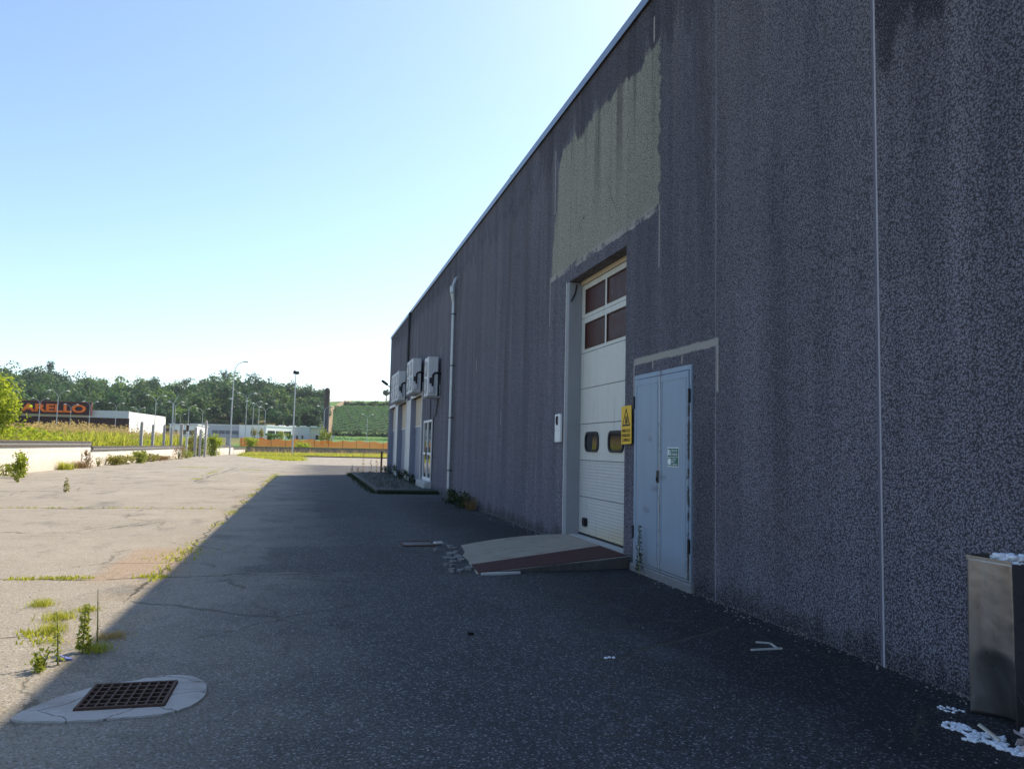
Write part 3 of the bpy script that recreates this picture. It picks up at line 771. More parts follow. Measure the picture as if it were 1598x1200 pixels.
# ================================================================== DRAIN GRATE, COVER
pts = []
outl = [(-1.53, 5.02), (-1.44, 5.24), (-1.27, 5.46), (-1.03, 5.60), (-.82, 5.68), (-.66, 5.60), (-.57, 5.40), (-.565, 5.18), (-.62, 5.0), (-.75, 4.9), (-.98, 4.87), (-1.2, 4.86), (-1.38, 4.89), (-1.5, 4.93)]
HX0, HX1, HY0, HY1 = -1.245, -.755, 5.015, 5.50
def smooth_loop(P, n):
    out = []
    m = len(P)
    for i in range(m):
        p0, p1, p2, p3 = P[i-1], P[i], P[(i+1) % m], P[(i+2) % m]
        for k in range(n):
            t = k / n
            out.append(tuple(.5 * ((2*p1[a]) + (-p0[a]+p2[a])*t + (2*p0[a]-5*p1[a]+4*p2[a]-p3[a])*t*t + (-p0[a]+3*p1[a]-3*p2[a]+p3[a])*t**3) + random.uniform(-.006, .006) for a in (0, 1)))
    return out
outl = smooth_loop(outl, 4)
dg = thing('drain_grate', 'rusty square iron drain grate set in a rounded pale concrete collar', 'drain grate', (-1.0, 5.26, 0))
bm = bmesh.new()
ov = [bm.verts.new((x + 1.0, y - 5.26, .012 + random.uniform(-.002, .002))) for x, y in outl]
iv = [bm.verts.new((x + 1.0, y - 5.26, .016)) for x, y in ((HX0, HY0), (HX1, HY0), (HX1, HY1), (HX0, HY1))]
oe = [bm.edges.new((ov[i], ov[(i+1) % len(ov)])) for i in range(len(ov))]
ie = [bm.edges.new((iv[i], iv[(i+1) % 4])) for i in range(4)]
bmesh.ops.triangle_fill(bm, edges=oe + ie, use_beauty=True)
for f in list(bm.faces):
    c = f.calc_center_median()
    if HX0 + 1.0 < c.x < HX1 + 1.0 and HY0 - 5.26 < c.y < HY1 - 5.26: bm.faces.remove(f)
ex = bmesh.ops.extrude_edge_only(bm, edges=[e for e in bm.edges if e.is_boundary])
for v in [q for q in ex['geom'] if isinstance(q, bmesh.types.BMVert)]: v.co.z -= .05
bmesh.ops.recalc_face_normals(bm, faces=bm.faces)
me = bpy.data.meshes.new('concrete_collar'); bm.to_mesh(me); bm.free(); me.materials.append(M['collar'])
o = bpy.data.objects.new('concrete_collar', me); COL.objects.link(o); o.parent = dg
b = MB(); b.box(HX0 + 1, HX1 + 1, HY0 - 5.26, HY1 - 5.26, -.004, .006); b.build('drain_pit', M['dark'], dg)
fr = MB(); a, c, e, h = HX0 + 1.004, HX1 + .996, HY0 - 5.256, HY1 - 5.264
for q in ((a, c, e, e + .02), (a, c, h - .02, h), (a, a + .02, e + .0205, h - .0205), (c - .02, c, e + .0205, h - .0205)): fr.box(q[0], q[1], q[2], q[3], .0, .030)
fr.build('grate_frame', M['rust'], dg, bevel=.003)
for k in range(1, 9):
    x = a + (c - a) * k / 9; w = .0055
    MB().box(x - w, x + w, e + .021, h - .021, .008, .0285).build('grate_bar', M['rust'], dg)
for k in range(1, 6):
    y = e + (h - e) * k / 6
    MB().box(a + .021, c - .021, y - .007, y + .007, .008, .0265).build('cross_bar', M['rust'], dg)
cv = thing('access_cover', 'sunken rust-rimmed access cover in the shaded asphalt beside the ramp', 'access cover', (1.72, 12.6, 0))
b = MB()
for q in ((-.26, .26, -.28, -.25), (-.26, .26, .25, .28), (-.26, -.23, -.249, .249), (.23, .26, -.249, .249)): b.box(*q, 0, .022)
b.build('cover_rim', M['rust'], cv); MB().box(-.229, .229, -.249, .249, 0, .012).build('cover_plate', M['darkmetal'], cv)
b = MB(); b.obox((.32, -.1, .03), (.16, .10, .05), (0, 0, .4)); o = b.build('pale_rubble', M['conc_pale'], bevel=.02); o.location = (1.72, 12.6, 0)
tag(o, 'pale rubble lump lying beside the rust-rimmed access cover', 'rubble')

# ================================================================== SIGNS ON THE WALL
def text_on(name, body, mat, parent, origin, height, width, xax, yax, zax, ext=.002, bold=0.0):
    cu = bpy.data.curves.new(name, 'FONT'); cu.body = body; cu.size = 1; cu.extrude = 0; cu.resolution_u = 3; cu.offset = bold
    t = bpy.data.objects.new(name, cu); COL.objects.link(t)
    dgp = bpy.context.evaluated_depsgraph_get(); me = bpy.data.meshes.new_from_object(t.evaluated_get(dgp))
    bpy.data.objects.remove(t); me.name = name
    co = np.array([v.co[:] for v in me.vertices]); mn, mx = co.min(0), co.max(0)
    X, Y, Z = map(Vector, (xax, yax, zax))
    for v in me.vertices:
        p = (v.co.x - mn[0]) / (mx[0] - mn[0]) * width; q = (v.co.y - mn[1]) / (mx[1] - mn[1]) * height
        v.co = Vector(origin) + X * p + Y * q
    me.materials.clear(); me.materials.append(mat)
    o = bpy.data.objects.new(name, me); COL.objects.link(o); o.parent = parent
    if ext:
        s = o.modifiers.new('thick', 'SOLIDIFY'); s.thickness = ext; s.offset = 0
    return o
WXA, WYA, WZA = (0, -1, 0), (0, 0, 1), (-1, 0, 0)
ys = thing('warning_sign', 'yellow forklift warning sign between the sectional door and the grey steel door', 'sign', (4.15, 9.885, 1.915))
b = MB(); b.prism_x(rrect(0, 0, .345, .52, .02, 3), -.003, .003); b.build('sign_plate', M['yellow'], ys)
def flat_poly_x(P, x0, x1): return MB().prism_x(P, x0, x1)
# triangle border
T = [(.135, -.015), (-.135, -.015), (0, .235)]; t2 = [(.103, .006), (-.103, .006), (0, .196)]
b = MB(); vs = [(-.0055, *q) for q in T] + [(-.0055, *q) for q in t2] + [(-.003, *q) for q in T] + [(-.003, *q) for q in t2]
b.add(vs, [(k, (k+1) % 3, 3+(k+1) % 3, 3+k) for k in range(3)] + [(k, 6+k, 6+(k+1) % 3, (k+1) % 3) for k in range(3)])
b.build('triangle_border', M['ink'], ys)
b = MB()      # forklift pictogram
for q in ((-.03, .03, .028, .062), (-.022, .022, .062, .068), (.018, .024, .062, .115), (-.026, -.020, .062, .115), (-.026, .024, .113, .119), (-.052, -.045, .02, .125), (-.085, -.052, .022, .028)):
    b.box(-.0055, -.0031, *q)
for yy in (-.018, .022): b.prism_x(rrect(yy, .022, .022, .022, .0105, 4), -.0062, -.0031)
b.prism_x(rrect(.0, .098, .02, .02, .0095, 4), -.0055, -.0031); b.prism_x([(-.008, .066), (.012, .066), (.01, .09), (-.006, .09)], -.0055, -.0031)
b.build('forklift_pictogram', M['ink'], ys)
for i, t in enumerate(('PERICOLO', 'PASSAGGIO', 'CARRELLI')):
    text_on('lettering', t, M['ink'], ys, (-.0045, .14, -.10 - i * .062), .044, .28, WXA, WYA, WZA, .002, .012)
ys.rotation_euler = (R(-1.2), 0, 0)
gs = thing('safety_exit_sign', 'small green and white safety exit sign on the grey steel door', 'sign', (WX - .0385, 8.49, 1.50))
MB().box(-.001, .003, -.15, .15, -.115, .115).build('sign_plate', M['signwhite'], gs)
for q in ((-.14, .14, .003, .105), (-.14, .14, -.105, -.003)): MB().box(-.003, -.0012, *q).build('sign_field', M['green'], gs)
for t, zz, w in (('USCITA DI', .062, .15), ('SICUREZZA', .018, .16), ('LASCIARE', -.035, .12), ('LIBERO', -.065, .09), ('IL PASSAGGIO', -.095, .155)):
    text_on('lettering', t, M['signwhite'], gs, (-.0045, .035, zz), .028 if zz > 0 else .02, w, WXA, WYA, WZA, .001, .015)
b = MB(); b.prism_x(rrect(.088, -.054, .085, .085, .042, 5), -.005, -.0031); b.build('white_disc', M['signwhite'], gs)
b = MB(); b.box(-.005, -.0031, .10, .13, .02, .09); b.prism_x(rrect(.075, .082, .018, .018, .008, 4), -.005, -.0031)
b.prism_x([(.085, .07), (.066, .072), (.058, .045), (.05, .02), (.058, .018), (.07, .04), (.078, .018), (.088, .02), (.08, .05)], -.005, -.0031); b.build('running_figure', M['signwhite'], gs)
wb = thing('control_box', 'white wall box with a black grip left of the sectional door', 'control box', (WX, 12.97, 1.69))
MB().box(-.05, -.002, -.15, .15, 0, .49).build('box_case', M['white_clean'], wb, bevel=.012, segs=2)
b = MB(); b.tube([(-.055, -.02, .30), (-.07, -.02, .34), (-.07, -.02, .42), (-.055, -.02, .45)], .018, 8); b.build('grip', M['dark'], wb)
for zz in (.2,): MB().box(-.0515, -.0505, -.145, .145, zz, zz + .006).build('case_seam', M['galv'], wb)

# ================================================================== AIR CONDITIONERS
def aircon():
    t = thing('air_conditioner', None, 'air conditioner', (0, 0, 0), 'outdoor air conditioner units bracketed above the loading bays')
    b = MB(); b.box(-.17, .17, -.46, .46, 0, 1.33); b.build('casing', M['ac'], t, bevel=.02, segs=2)
    MB().box(-.172, .172, -.462, .462, 1.315, 1.335).build('top_cover', M['ac'], t, bevel=.006)
    for zc in (.36, .95):
        b = MB(); n = 20
        ring_o = [( .06 + .27 * math.cos(2*math.pi*k/n), zc + .27 * math.sin(2*math.pi*k/n)) for k in range(n)]
        b.prism_x(ring_o, -.178, -.1705); b.build('fan_opening', M['darkmetal'], t)
        b = MB()
        for rr in (.27, .2, .13, .06):
            b.tube([(-.188, .06 + rr * math.cos(2*math.pi*k/n), zc + rr * math.sin(2*math.pi*k/n)) for k in range(n + 1)], .006, 4, cap=False)
        for k in range(8):
            aa = math.pi * k / 4; b.tube([(-.19, .06, zc), (-.186, .06 + .28 * math.cos(aa), zc + .28 * math.sin(aa))], .005, 4)
        b.build('fan_guard', M['white_clean'], t)
    MB().box(-.13, .03, -.53, -.461, .10, .33).build('valve_cover', M['ac'], t, bevel=.02, segs=2)
    b = MB(); b.tube([(-.02, -.50, .32), (-.02, -.51, .45), (-.01, -.50, .72), (.06, -.49, .78), (.16, -.49, .79), (.27, -.48, .78)], .035, 8); b.build('refrigerant_pipe', M['dark'], t)
    MB().box(-.12, .0, -.4635, -.4615, .42, .62).build('side_louvre', M['darkmetal'], t)
    for yy in (-.34, .34):
        b = MB(); b.box(-.2, .28, yy - .025, yy + .025, -.05, -.001); b.box(.245, .285, yy - .024, yy + .024, -.049, .42); b.build('wall_bracket', M['galv'], t)
    return t
ac0 = aircon()
acs = [(26.66, 3.29, 'lone air conditioner unit nearest the tall drainpipe, hung lower than the others'),
       (30.96, 3.70, 'nearer air conditioner unit of the pair in the middle of the row'),
       (31.95, 3.70, 'farther air conditioner unit of the pair in the middle of the row'),
       (36.16, 3.68, 'nearest air conditioner unit of the far trio by the building corner'),
       (37.25, 3.68, 'middle air conditioner unit of the far trio by the building corner'),
       (38.35, 3.68, 'farthest air conditioner unit of the far trio by the building corner')]
for i, (y, z, lb) in enumerate(acs):
    o = ac0 if i == 0 else copy_tree(ac0)
    o.location = (3.93, y, z); o['label'] = lb
fl = thing('floodlight', 'black floodlight on an arm sticking out from the far building corner', 'floodlight', (4.2, 44.2, 5.0))
b = MB(); b.tube([(.05, 0, -.15), (-.12, .0, -.02), (-.2, 0, .05)], .025, 6); b.build('arm', M['darkmetal'], fl)
b = MB(); b.obox((-.30, 0, .12), (.42, .34, .12), (0, R(35), 0)); b.build('lamp_head', M['dark'], fl, bevel=.03)

# ================================================================== SHEET METAL BIN AT THE RIGHT
bn = thing('metal_bin', 'dented sheet metal bin standing against the wall at the right edge', 'bin', (0, 0, 0))
BX, BY0, BY1, BH = 4.0, 3.745, 4.07, .955
def dent(y, z):
    zc = .41 - 2.2 * (y - 3.875) ** 2
    d = max(0.0, zc - z)
    return d * .34 * max(0, 1 - ((y - 3.875) / .19) ** 2) + .003 * math.sin(13 * y + 5 * z)
b = MB(); ny, nz = 24, 40
vs = [(BX + .02 * 0 + dent(BY0 + (BY1 - BY0) * i / ny, BH * j / nz), BY0 + (BY1 - BY0) * i / ny, BH * j / nz + (.004 * math.sin(i * .5) if j == nz else 0)) for j in range(nz + 1) for i in range(ny + 1)]
b.add(vs, [(j*(ny+1)+i, j*(ny+1)+i+1, (j+1)*(ny+1)+i+1, (j+1)*(ny+1)+i) for j in range(nz) for i in range(ny)])
o = b.build('front_sheet', M['bin'], bn, smooth=True)
md = o.modifiers.new('t', 'SOLIDIFY'); md.thickness = .002; md.offset = 0
b = MB(); b.box(BX + .004, 4.17, BY1 - .002, BY1, 0, BH + .01); b.build('side_sheet', M['bin'], bn)
b = MB(); b.box(BX + .004, 4.17, BY0, BY0 + .002, 0, BH - .01); b.build('side_sheet', M['bin'], bn)
b = MB(); b.box(4.168, 4.17, BY0 + .003, BY1 - .003, 0, BH + .012); b.build('back_sheet', M['bin'], bn)
b = MB(); b.box(BX + .03, 4.167, BY0 + .003, BY1 - .003, 0.62, .86); b.build('bin_fill', M['dark'], bn)
b = MB(); b.box(BX - .004, BX - .001, BY0 - .004, BY1 + .003, BH - .012, BH + .006); b.build('rolled_rim', M['bin'], bn)
def lumps(pts, rng, squash=.6):
    VS, FS, o = [], [], 0
    bm = bmesh.new(); bmesh.ops.create_icosphere(bm, subdivisions=2, radius=1); V = np.array([v.co[:] for v in bm.verts]); F = np.array([[v.index for v in f.verts] for f in bm.faces]); bm.free()
    for x, y, z, s in pts:
        d = 1 + rng.normal(size=(len(V), 1)) * .16
        v = V * d * s * np.array([1, 1, squash]) + [x, y, z]; VS.append(v); FS.append(F + o); o += len(v)
    return np.concatenate(VS), np.concatenate(FS)
fp = [(BX + .055 + random.uniform(0, .08), random.uniform(3.76, 3.95), .93 + random.uniform(-.04, .055), random.uniform(.010, .028)) for _ in range(170)]
v, f = lumps(fp, RNG); o = mesh_np('foam_stuffing', v, f, M['foam']); tag(o, 'crumpled white foam stuffed in the top of the metal bin', 'foam')
fp = []
for _ in range(900):
    t = random.random(); w = (.11 * math.sin(math.pi * min(1, t * .9 + .08)) + .012) * (.75 + .35 * math.sin(t * 17))
    y = 3.94 - t * .54; x = 3.70 + .03 * t + random.uniform(-w, w)
    if math.sin(x * 61 + y * 13) + math.sin(y * 47 - x * 23) < -.75: continue
    fp.append((x, y, random.uniform(-.002, .010), random.uniform(.004, .014)))
fp += [(random.uniform(3.86, 3.97), random.uniform(4.08, 4.2), .004, random.uniform(.005, .012)) for _ in range(24)]
v, f = lumps(fp, RNG, .6); o = mesh_np('foam_crumbs', v, f, M['foam']); tag(o, 'patch of white foam crumbs spilled on the asphalt before the metal bin', kind='stuff')
# dry bush with litter in front of the bin
db = thing('dry_bush', 'leafless dry bush with litter in front of the metal bin', 'bush', (3.86, 3.42, 0))
b = MB()
for k in range(46):
    a = random.uniform(0, 6.28); l = random.uniform(.12, .36); s = random.uniform(.15, .6)
    p0 = (random.uniform(-.05, .05), random.uniform(-.05, .05), 0); p1 = (p0[0] + s * l * .5 * math.cos(a), p0[1] + s * l * .5 * math.sin(a), l * .55)
    p2 = (p0[0] + s * l * math.cos(a + .3), p0[1] + s * l * math.sin(a + .3), l); b.tube([p0, p1, p2], [.004, .003, .0012], 4)
b.build('twigs', simple('dry_twigs', (.09, .065, .05), .9, var=.3), db)
for k in range(14): MB().obox((random.uniform(-.12, .06), random.uniform(-.1, .12), random.uniform(.02, .13)), (random.uniform(.02, .06), random.uniform(.03, .09), .002), (random.uniform(-1.2, 1.2), random.uniform(-1, 1), random.uniform(0, 3))).build('paper_scrap', M['paper'], db)
b = MB(); b.obox((-.14, .24, .045), (.028, .12, .012), (.5, .1, .5)); o = b.build('wood_chip', simple('pale_wood', (.55, .50, .42), .8)); o.location = (3.86, 3.42, 0)
tag(o, 'pale wood offcut lying by the foot of the metal bin', 'wood chip')

# ================================================================== LEFT BOUNDARY WALL
bw = thing('boundary_wall', 'white boundary wall with dark coping stepping down along the left of the yard', 'wall', (0, 0, 0))
XW = -12.3; STEP = 49.8; WEND = 83.5
def wall_run(x0, y0, x1, y1, h, parent, th=.26, body='wall_body'):
    """wall from (x0,y0) to (x1,y1), yard side is the right hand of that direction"""
    d = Vector((x1 - x0, y1 - y0, 0)); L = d.length; d.normalize(); nrm = Vector((d.y, -d.x, 0))
    def strip(name, n0, n1, z0, z1, mat, l0=0.0, l1=None, bv=0.0):
        l1_ = L if l1 is None else l1
        P = [Vector((x0, y0, 0)) + d * a + nrm * n for a, n in ((l0, n0), (l1_, n0), (l1_, n1), (l0, n1))]
        return MB().prism_z([(p.x, p.y) for p in P], z0, z1).build(name, mat, parent, bevel=bv)
    strip(body, -th, 0, -.2, h - .002, M['bwall'])
    strip('coping_ledge', .001, .05, h - .20, h - .10, M['coping'])
    n = max(1, round(L / 2.4)); w = L / n
    for k in range(n): strip('coping_slab', -th - .06, .075, h, h + .085 + random.uniform(-.004, .004), M['coping'], k * w + .008, (k + 1) * w - .008, .012)
wall_run(XW, -24, XW, STEP, 1.36, bw)
wall_run(XW, STEP + .01, XW, WEND, 1.08, bw)
b = MB(); b.prism_x([(STEP - .02, 1.27), (STEP - .02, 1.17), (STEP + .5, .88), (STEP + .5, .98)], XW + .002, XW + .052); b.build('coping_ledge', M['coping'], bw)
b = MB(); b.box(XW + .003, XW + .05, WEND - .55, WEND - .45, 0, .86); b.box(XW - .2, XW + .06, WEND + .01, WEND + .22, 0, 1.2); b.build('end_pier', M['coping'], bw)
bw2 = thing('low_gate_wall', 'short white wall run with a pillar past the gateway', 'wall', (0, 0, 0))
wall_run(-10.95, 100.5, -10.35, 114.5, 1.12, bw2)
wall_run(-10.33, 114.6, -9.35, 122.4, .84, bw2)
MB().box(-11.0, -10.45, 110.5, 111.1, -.1, 2.25).build('pillar', M['post'], bw2)
fw = thing('far_wall', 'long low grey wall closing the far end of the yard below the orange mesh', 'wall', (0, 0, 0))
A0, A1 = Vector((-9.0, 122.5, 0)), Vector((44, 159.9, 0)); d = (A1 - A0).normalized(); nr = Vector((-d.y, d.x, 0))
P = [A0, A1, A1 + nr * .25, A0 + nr * .25]; MB().prism_z([(p.x, p.y) for p in P], -.2, 1.0).build('wall_body', M['greywall'], fw)
P = [A0 - nr * .05, A1 - nr * .05, A1 + nr * .3, A0 + nr * .3]; MB().prism_z([(p.x, p.y) for p in P], 1.002, 1.07).build('coping_slab', M['coping'], fw)
# kerb of the grass verge
vk = tag(MB().box(-8.6, 18.5, 100.8, 100.95, -.05, .14).build('verge_kerb', M['mossedge']), kind='structure')

# --- posts along the wall and at the gateway
def post_thing(x, y, z0, z1, w, lb, mat, name='fence_post', grp='bare concrete posts behind the boundary wall', rust=False, lean=0.0):
    t = thing(name, lb, 'post', (x, y, z0), grp)
    h = z1 - z0
    b = MB(); b.prism_z([(-w/2, -w/2), (w/2, -w/2), (w/2, w/2), (-w/2, w/2)], 0, h - .12); b.build('shaft', mat, t, bevel=.01)
    b = MB(); b.add([(-w/2, -w/2, h-.118), (w/2, -w/2, h-.118), (w/2, w/2, h-.118), (-w/2, w/2, h-.118), (0, 0, h)], [(0,1,4),(1,2,4),(2,3,4),(3,0,4),(3,2,1,0)]); b.build('tip', mat, t)
    if rust: MB().box(-w/2 - .02, w/2 + .02, -w/2 - .02, w/2 + .02, h - .75, h - .13).build('rusty_sleeve', M['rust'], t)
    t.rotation_euler = (0, lean, random.uniform(-.1, .1)); return t
for ratio, yy, zt, w, lb in ((-.1937, 64.8, 3.05, .20, 'first bare concrete post behind the wall, counted from the step in the coping'),
                         (-.1812, 69.3, 2.95, .20, 'second bare concrete post behind the wall, counted from the step in the coping'),
                         (-.1690, 74.3, 3.05, .20, 'third bare concrete post behind the wall, counted from the step in the coping'),
                         (-.1608, 78.1, 2.95, .20, 'last bare concrete post behind the wall, closest to the gateway')):
    post_thing(ratio * yy, yy, .95, zt, w, lb, M['post'])
GP = 'posts of the open gateway'
post_thing(-.1500 * 84.6, 84.6, 0, 3.4, .26, 'tall grey gatepost against the end of the boundary wall', M['post'], 'gate_post', GP)
post_thing(-.1437 * 84, 84, 0, 3.35, .2, 'pale leaning gatepost with a rusty sleeve at its top', M['white'], 'gate_post', GP, True, .01)
post_thing(-.1340 * 88, 88, 0, 3.15, .27, 'thick grey gatepost between the brown weeds and the bright bush', M['post'], 'gate_post', GP)
post_thing(-.1286 * 89, 89, 0, 2.95, .24, 'shorter grey gatepost paired close beside the tallest one', M['post'], 'gate_post', GP)
post_thing(-.1226 * 87, 87, 0, 3.85, .2, 'tallest slim gatepost, left of the bright green bush', M['post'], 'gate_post', GP)
t = thing('rusty_post', 'short rusty post standing at the far corner of the warehouse', 'post', (4.05, 46.2, 0))
b = MB(); b.tube([(0, 0, 0), (0, 0, 1.25)], .06, 8); b.build('shaft', M['rust'], t); MB().box(-.09, .09, -.09, .09, 0, .05).build('foot', M['rust'], t)

# ================================================================== LAMPS
def tall_lamp():
    t = thing('street_lamp', 'tall galvanised street lamp with one curved arm behind the low wall', 'street lamp', (-.0945 * 106, 106, 0)); t.scale = (1, 1, .945)
    b = MB(); b.tube([(0, 0, 0), (0, 0, 6), (.06, 0, 11.2)], [.11, .09, .055], 8); b.build('pole', M['galv'], t)
    b = MB(); b.tube([(.06, 0, 11.2), (.2, 0, 11.9), (.55, 0, 12.45), (1.15, 0, 12.75)], .045, 6); b.build('arm', M['galv'], t)
    b = MB(); b.obox((1.4, 0, 12.75), (.6, .22, .12), (0, R(6), 0)); b.build('lamp_head', M['darkmetal'], t, bevel=.03)
    b = MB(); b.obox((-.14, -.1, 7.6), (.35, .25, .22)); b.build('mounted_box', M['ac'], t)
tall_lamp()
t = thing('flood_pole', 'slim grey pole with a dark floodlight head standing in the grass verge', 'street lamp', (-.0215 * 108, 108, 0)); t.scale = (1, 1, .965)
b = MB(); b.tube([(0, 0, 0), (0, 0, 11.3)], [.11, .06], 8); b.build('pole', M['galv'], t)
b = MB(); b.obox((-.15, -.05, 11.55), (.4, .35, .45), (.4, .2, 0)); b.obox((.2, .0, 11.5), (.4, .35, .4), (.3, -.3, .5)); b.build('lamp_head', M['dark'], t, bevel=.05)

def double_lamp():
    t = thing('street_lamp', None, 'street lamp', (0, 0, 0), 'twin arm street lamps along the far road')
    b = MB(); b.tube([(0, 0, 0), (0, 0, 6.6)], [.08, .05], 6); b.build('pole', M['galv'], t)
    for s in (-1, 1):
        b = MB(); b.tube([(0, 0, 6.6), (s * .22, 0, 7.1), (s * .65, 0, 7.45), (s * 1.0, 0, 7.5)], .035, 5); b.build('arm', M['galv'], t)
        b = MB(); b.tube([(s * .95, 0, 7.5), (s * 1.15, 0, 7.56), (s * 1.45, 0, 7.47)], [.05, .10, .04], 6); b.build('lamp_head', M['white_clean'], t)
    return t
dl0 = double_lamp()
lamps = [(-.3029, 124, 7.9, 'twin lamp just clear of the tree at the left'), (-.2845, 108, 8.2, 'twin lamp before the second letter of the orange sign'),
         (-.2705, 143, 7.9, 'small twin lamp before the middle letters of the orange sign'), (-.2505, 131, 7.9, 'twin lamp before the last letter of the orange sign'),
         (-.2226, 134, 7.9, 'twin lamp before the pale fascia right of the orange sign'), (-.1986, 150, 7.9, 'twin lamp before the bright white side wall'),
         (-.1800, 116, 8.3, 'tall twin lamp before the white side wall, left of the slanted mast'), (-.1580, 126, 7.9, 'twin lamp close behind the slanted mast'),
         (-.1430, 133, 7.8, 'twin lamp above the gateway posts'), (-.1272, 148, 7.9, 'twin lamp just right of the gateway posts'), (-.1520, 172, 7.6, 'distant small lamp right of the slanted mast'),
         (-.0776, 132, 10.0, 'taller twin lamp right of the single-arm lamp'), (-.0695, 135, 8.8, 'second of the lamps between the single-arm lamp and the flood pole'),
         (-.0628, 152, 9.3, 'third of the lamps between the single-arm lamp and the flood pole'), (-.0553, 160, 9.0, 'lamp nearest the left of the flood pole'),
         (.0150, 150, 9.0, 'twin lamp before the dark chimney'), (.0682, 170, 8.4, 'lone lamp before the vineyard')]
for i, (ra, yy, zh, lb) in enumerate(lamps):
    o = dl0 if i == 0 else copy_tree(dl0)
    zg = float(H(ra * yy, yy)); x = ra * yy; zh = EYE + (zh - EYE) * (.965 + .247 * ra)
    o.location = (x, yy, zg - .1); sc = (zh - zg + .1) / 7.5; o.scale = (min(sc, 1.1), min(sc, 1.1), sc); o['label'] = lb; o.rotation_euler.z = random.uniform(-.25, .25)
ms = thing('lattice_mast', 'slim mast with a slanted jib rising behind the gateway', 'mast', (-.1600 * 130, 130, .9))
b = MB(); b.tube([(0, 0, 0), (-.12, 0, 6.4)], [.14, .10], 6); b.tube([(.35, 0, 0), (.1, 0, 3.5)], .07, 5); b.build('mast_leg', M['galv'], ms)
b = MB(); b.tube([(-.1, 0, 6.4), (.65, 0, 7.9)], .06, 5); b.tube([(-.1, 0, 6.4), (-.7, 0, 7.0)], .06, 5); b.build('jib', M['galv'], ms)

# ================================================================== FAR BUILDINGS
def Zpx(y, D, hz): return EYE + (hz - y) * D / 1214.86
st = thing('store', 'low store with an orange-lettered maroon sign and a bright white side wall', 'store', (-31.23, 150, 1.6))
st.rotation_euler = (0, 0, R(-4.6)); st.scale = (1, 1, .904)
W_ = 34.0
MB().box(-W_, -.02, .3, 24, -.5, 5.45).build('body', M['shed_white'], st)
MB().box(-W_, -.02, .0, .29, -.5, 2.2).build('lower_wall', M['beige'], st)
MB().box(-W_, -.05, .1, .29, 2.2, 4.15).build('window_band', M['maroon'], st)
for k in range(14): MB().box(-W_ + .5 + k * 2.4, -W_ + .58 + k * 2.4, .05, .099, 2.2, 4.15).build('window_mullion', M['maroon'], st)
MB().box(-W_ - .1, 0, -.25, .285, 4.2, 5.62).build('fascia', M['fascia'], st)
MB().box(-.35, .0, .31, 24.2, -.5, 5.0).build('side_wall', M['shed_white'], st)
MB().box(-W_, -.36, .31, 24.2, 5.455, 5.55).build('roof', M['fascia'], st)
sg = thing('store_sign', 'long dark maroon sign board with orange capital letters on the store', 'sign', (-37.3, 149.6, 5.75)); sg.rotation_euler = (0, 0, R(-2.0)); sg.scale = (1, 1, .86)
MB().box(-18, 0, -.2, .2, 0, 2.5).build('sign_box', M['maroon'], sg)
b = MB(); b.box(-18, .12, -.22, .22, 2.502, 2.62); b.box(.002, .12, -.22, .22, 0, 2.5); b.build('sign_trim', simple('red_trim', (.16, .03, .03), .5), sg)
text_on('lettering', 'ARELLO', M['orange_letter'], sg, (-10.85, -.26, .40), 1.65, 10.1, (1, 0, 0), (0, 0, 1), (0, -1, 0), .08, .035)

sh = thing('pale_shed', 'long pale low shed behind the gateway posts', 'shed', (-33.5, 205, 2.0)); sh.scale = (1, 1, 0.925)
MB().box(0, 6.3, 0, 20, -.5, 3.9).build('wall', M['shed_white'], sh); MB().box(-.2, 6.5, -.2, 20.2, 3.902, 4.2).build('roof', M['fascia'], sh)
for k in range(3): MB().box(.6 + k * 2, 1.8 + k * 2, -.05, -.005, 1.4, 2.6).build('window', M['glass'], sh)

wg = thing('grey_warehouse', 'long grey industrial shed with a dark window band at the foot of the wood', 'warehouse', (-32.2, 230, 2.5)); wg.scale = (1, 1, 0.93)
MB().box(0, 20.0, 0, 30, -1, 4.05).build('wall', M['shed_grey'], wg); MB().box(-.2, 20.1, -.25, 30, 4.052, 4.4).build('roof_edge', M['fascia'], wg)
for k in range(8): MB().box(5.6 + k * 1.75, 7.2 + k * 1.75, -.06, -.005, 1.55, 2.6).build('window', M['shed_band'], wg)
for k in range(1, 8): MB().box(k * 2.5 - .03, k * 2.5 + .03, -.04, -.004, -1, 1.5 if k > 1 else 4).build('wall_joint', M['shed_band'], wg)
sw = thing('white_shed', 'bright white flat-roofed block with three dark windows in a row', 'shed', (-12.0, 224, 2.5)); sw.scale = (1, 1, 0.955)
sw.rotation_euler = (0, 0, R(56))
MB().box(0, 12.0, 0, 9, -1, 4.0).build('wall', M['shed_white'], sw); MB().box(-.15, 12.15, -.15, 9, 4.002, 4.25).build('roof_edge', M['shed_white'], sw)
for k in range(3): MB().box(.7 + k * 3.7, 3.9 + k * 3.7, -.06, -.005, 1.9, 2.75).build('window', M['glass'], sw)
sg2 = thing('grey_block', 'grey industrial block with white roof ribs and a beige end beside the chimney', 'industrial building', (-6.3, 236, 2.5)); sg2.scale = (1, 1, 0.965)
MB().box(-2, 5.9, 0, 20, -1, 4.1).build('wall', M['shed_grey'], sg2); MB().box(5.91, 9.4, .5, 20, -1, 4.0).build('end_wall', M['beige'], sg2)
for k in range(5): MB().box(-6 + k * 3.0, -4.2 + k * 3.0, -.3, 20, 4.35, 4.6).build('roof_rib', M['shed_white'], sg2)
MB().box(-2, 9.5, -.2, 20, 4.102, 4.34).build('roof_edge', M['fascia'], sg2)
for x in (2.1, 3.6): MB().box(x, x + .55, -.05, -.005, .2, 1.7).build('window', M['glass'], sg2)
for x in (-.6, .9): MB().box(x, x + .5, -.05, -.005, 1.2, 1.7).build('window', M['glass'], sg2)
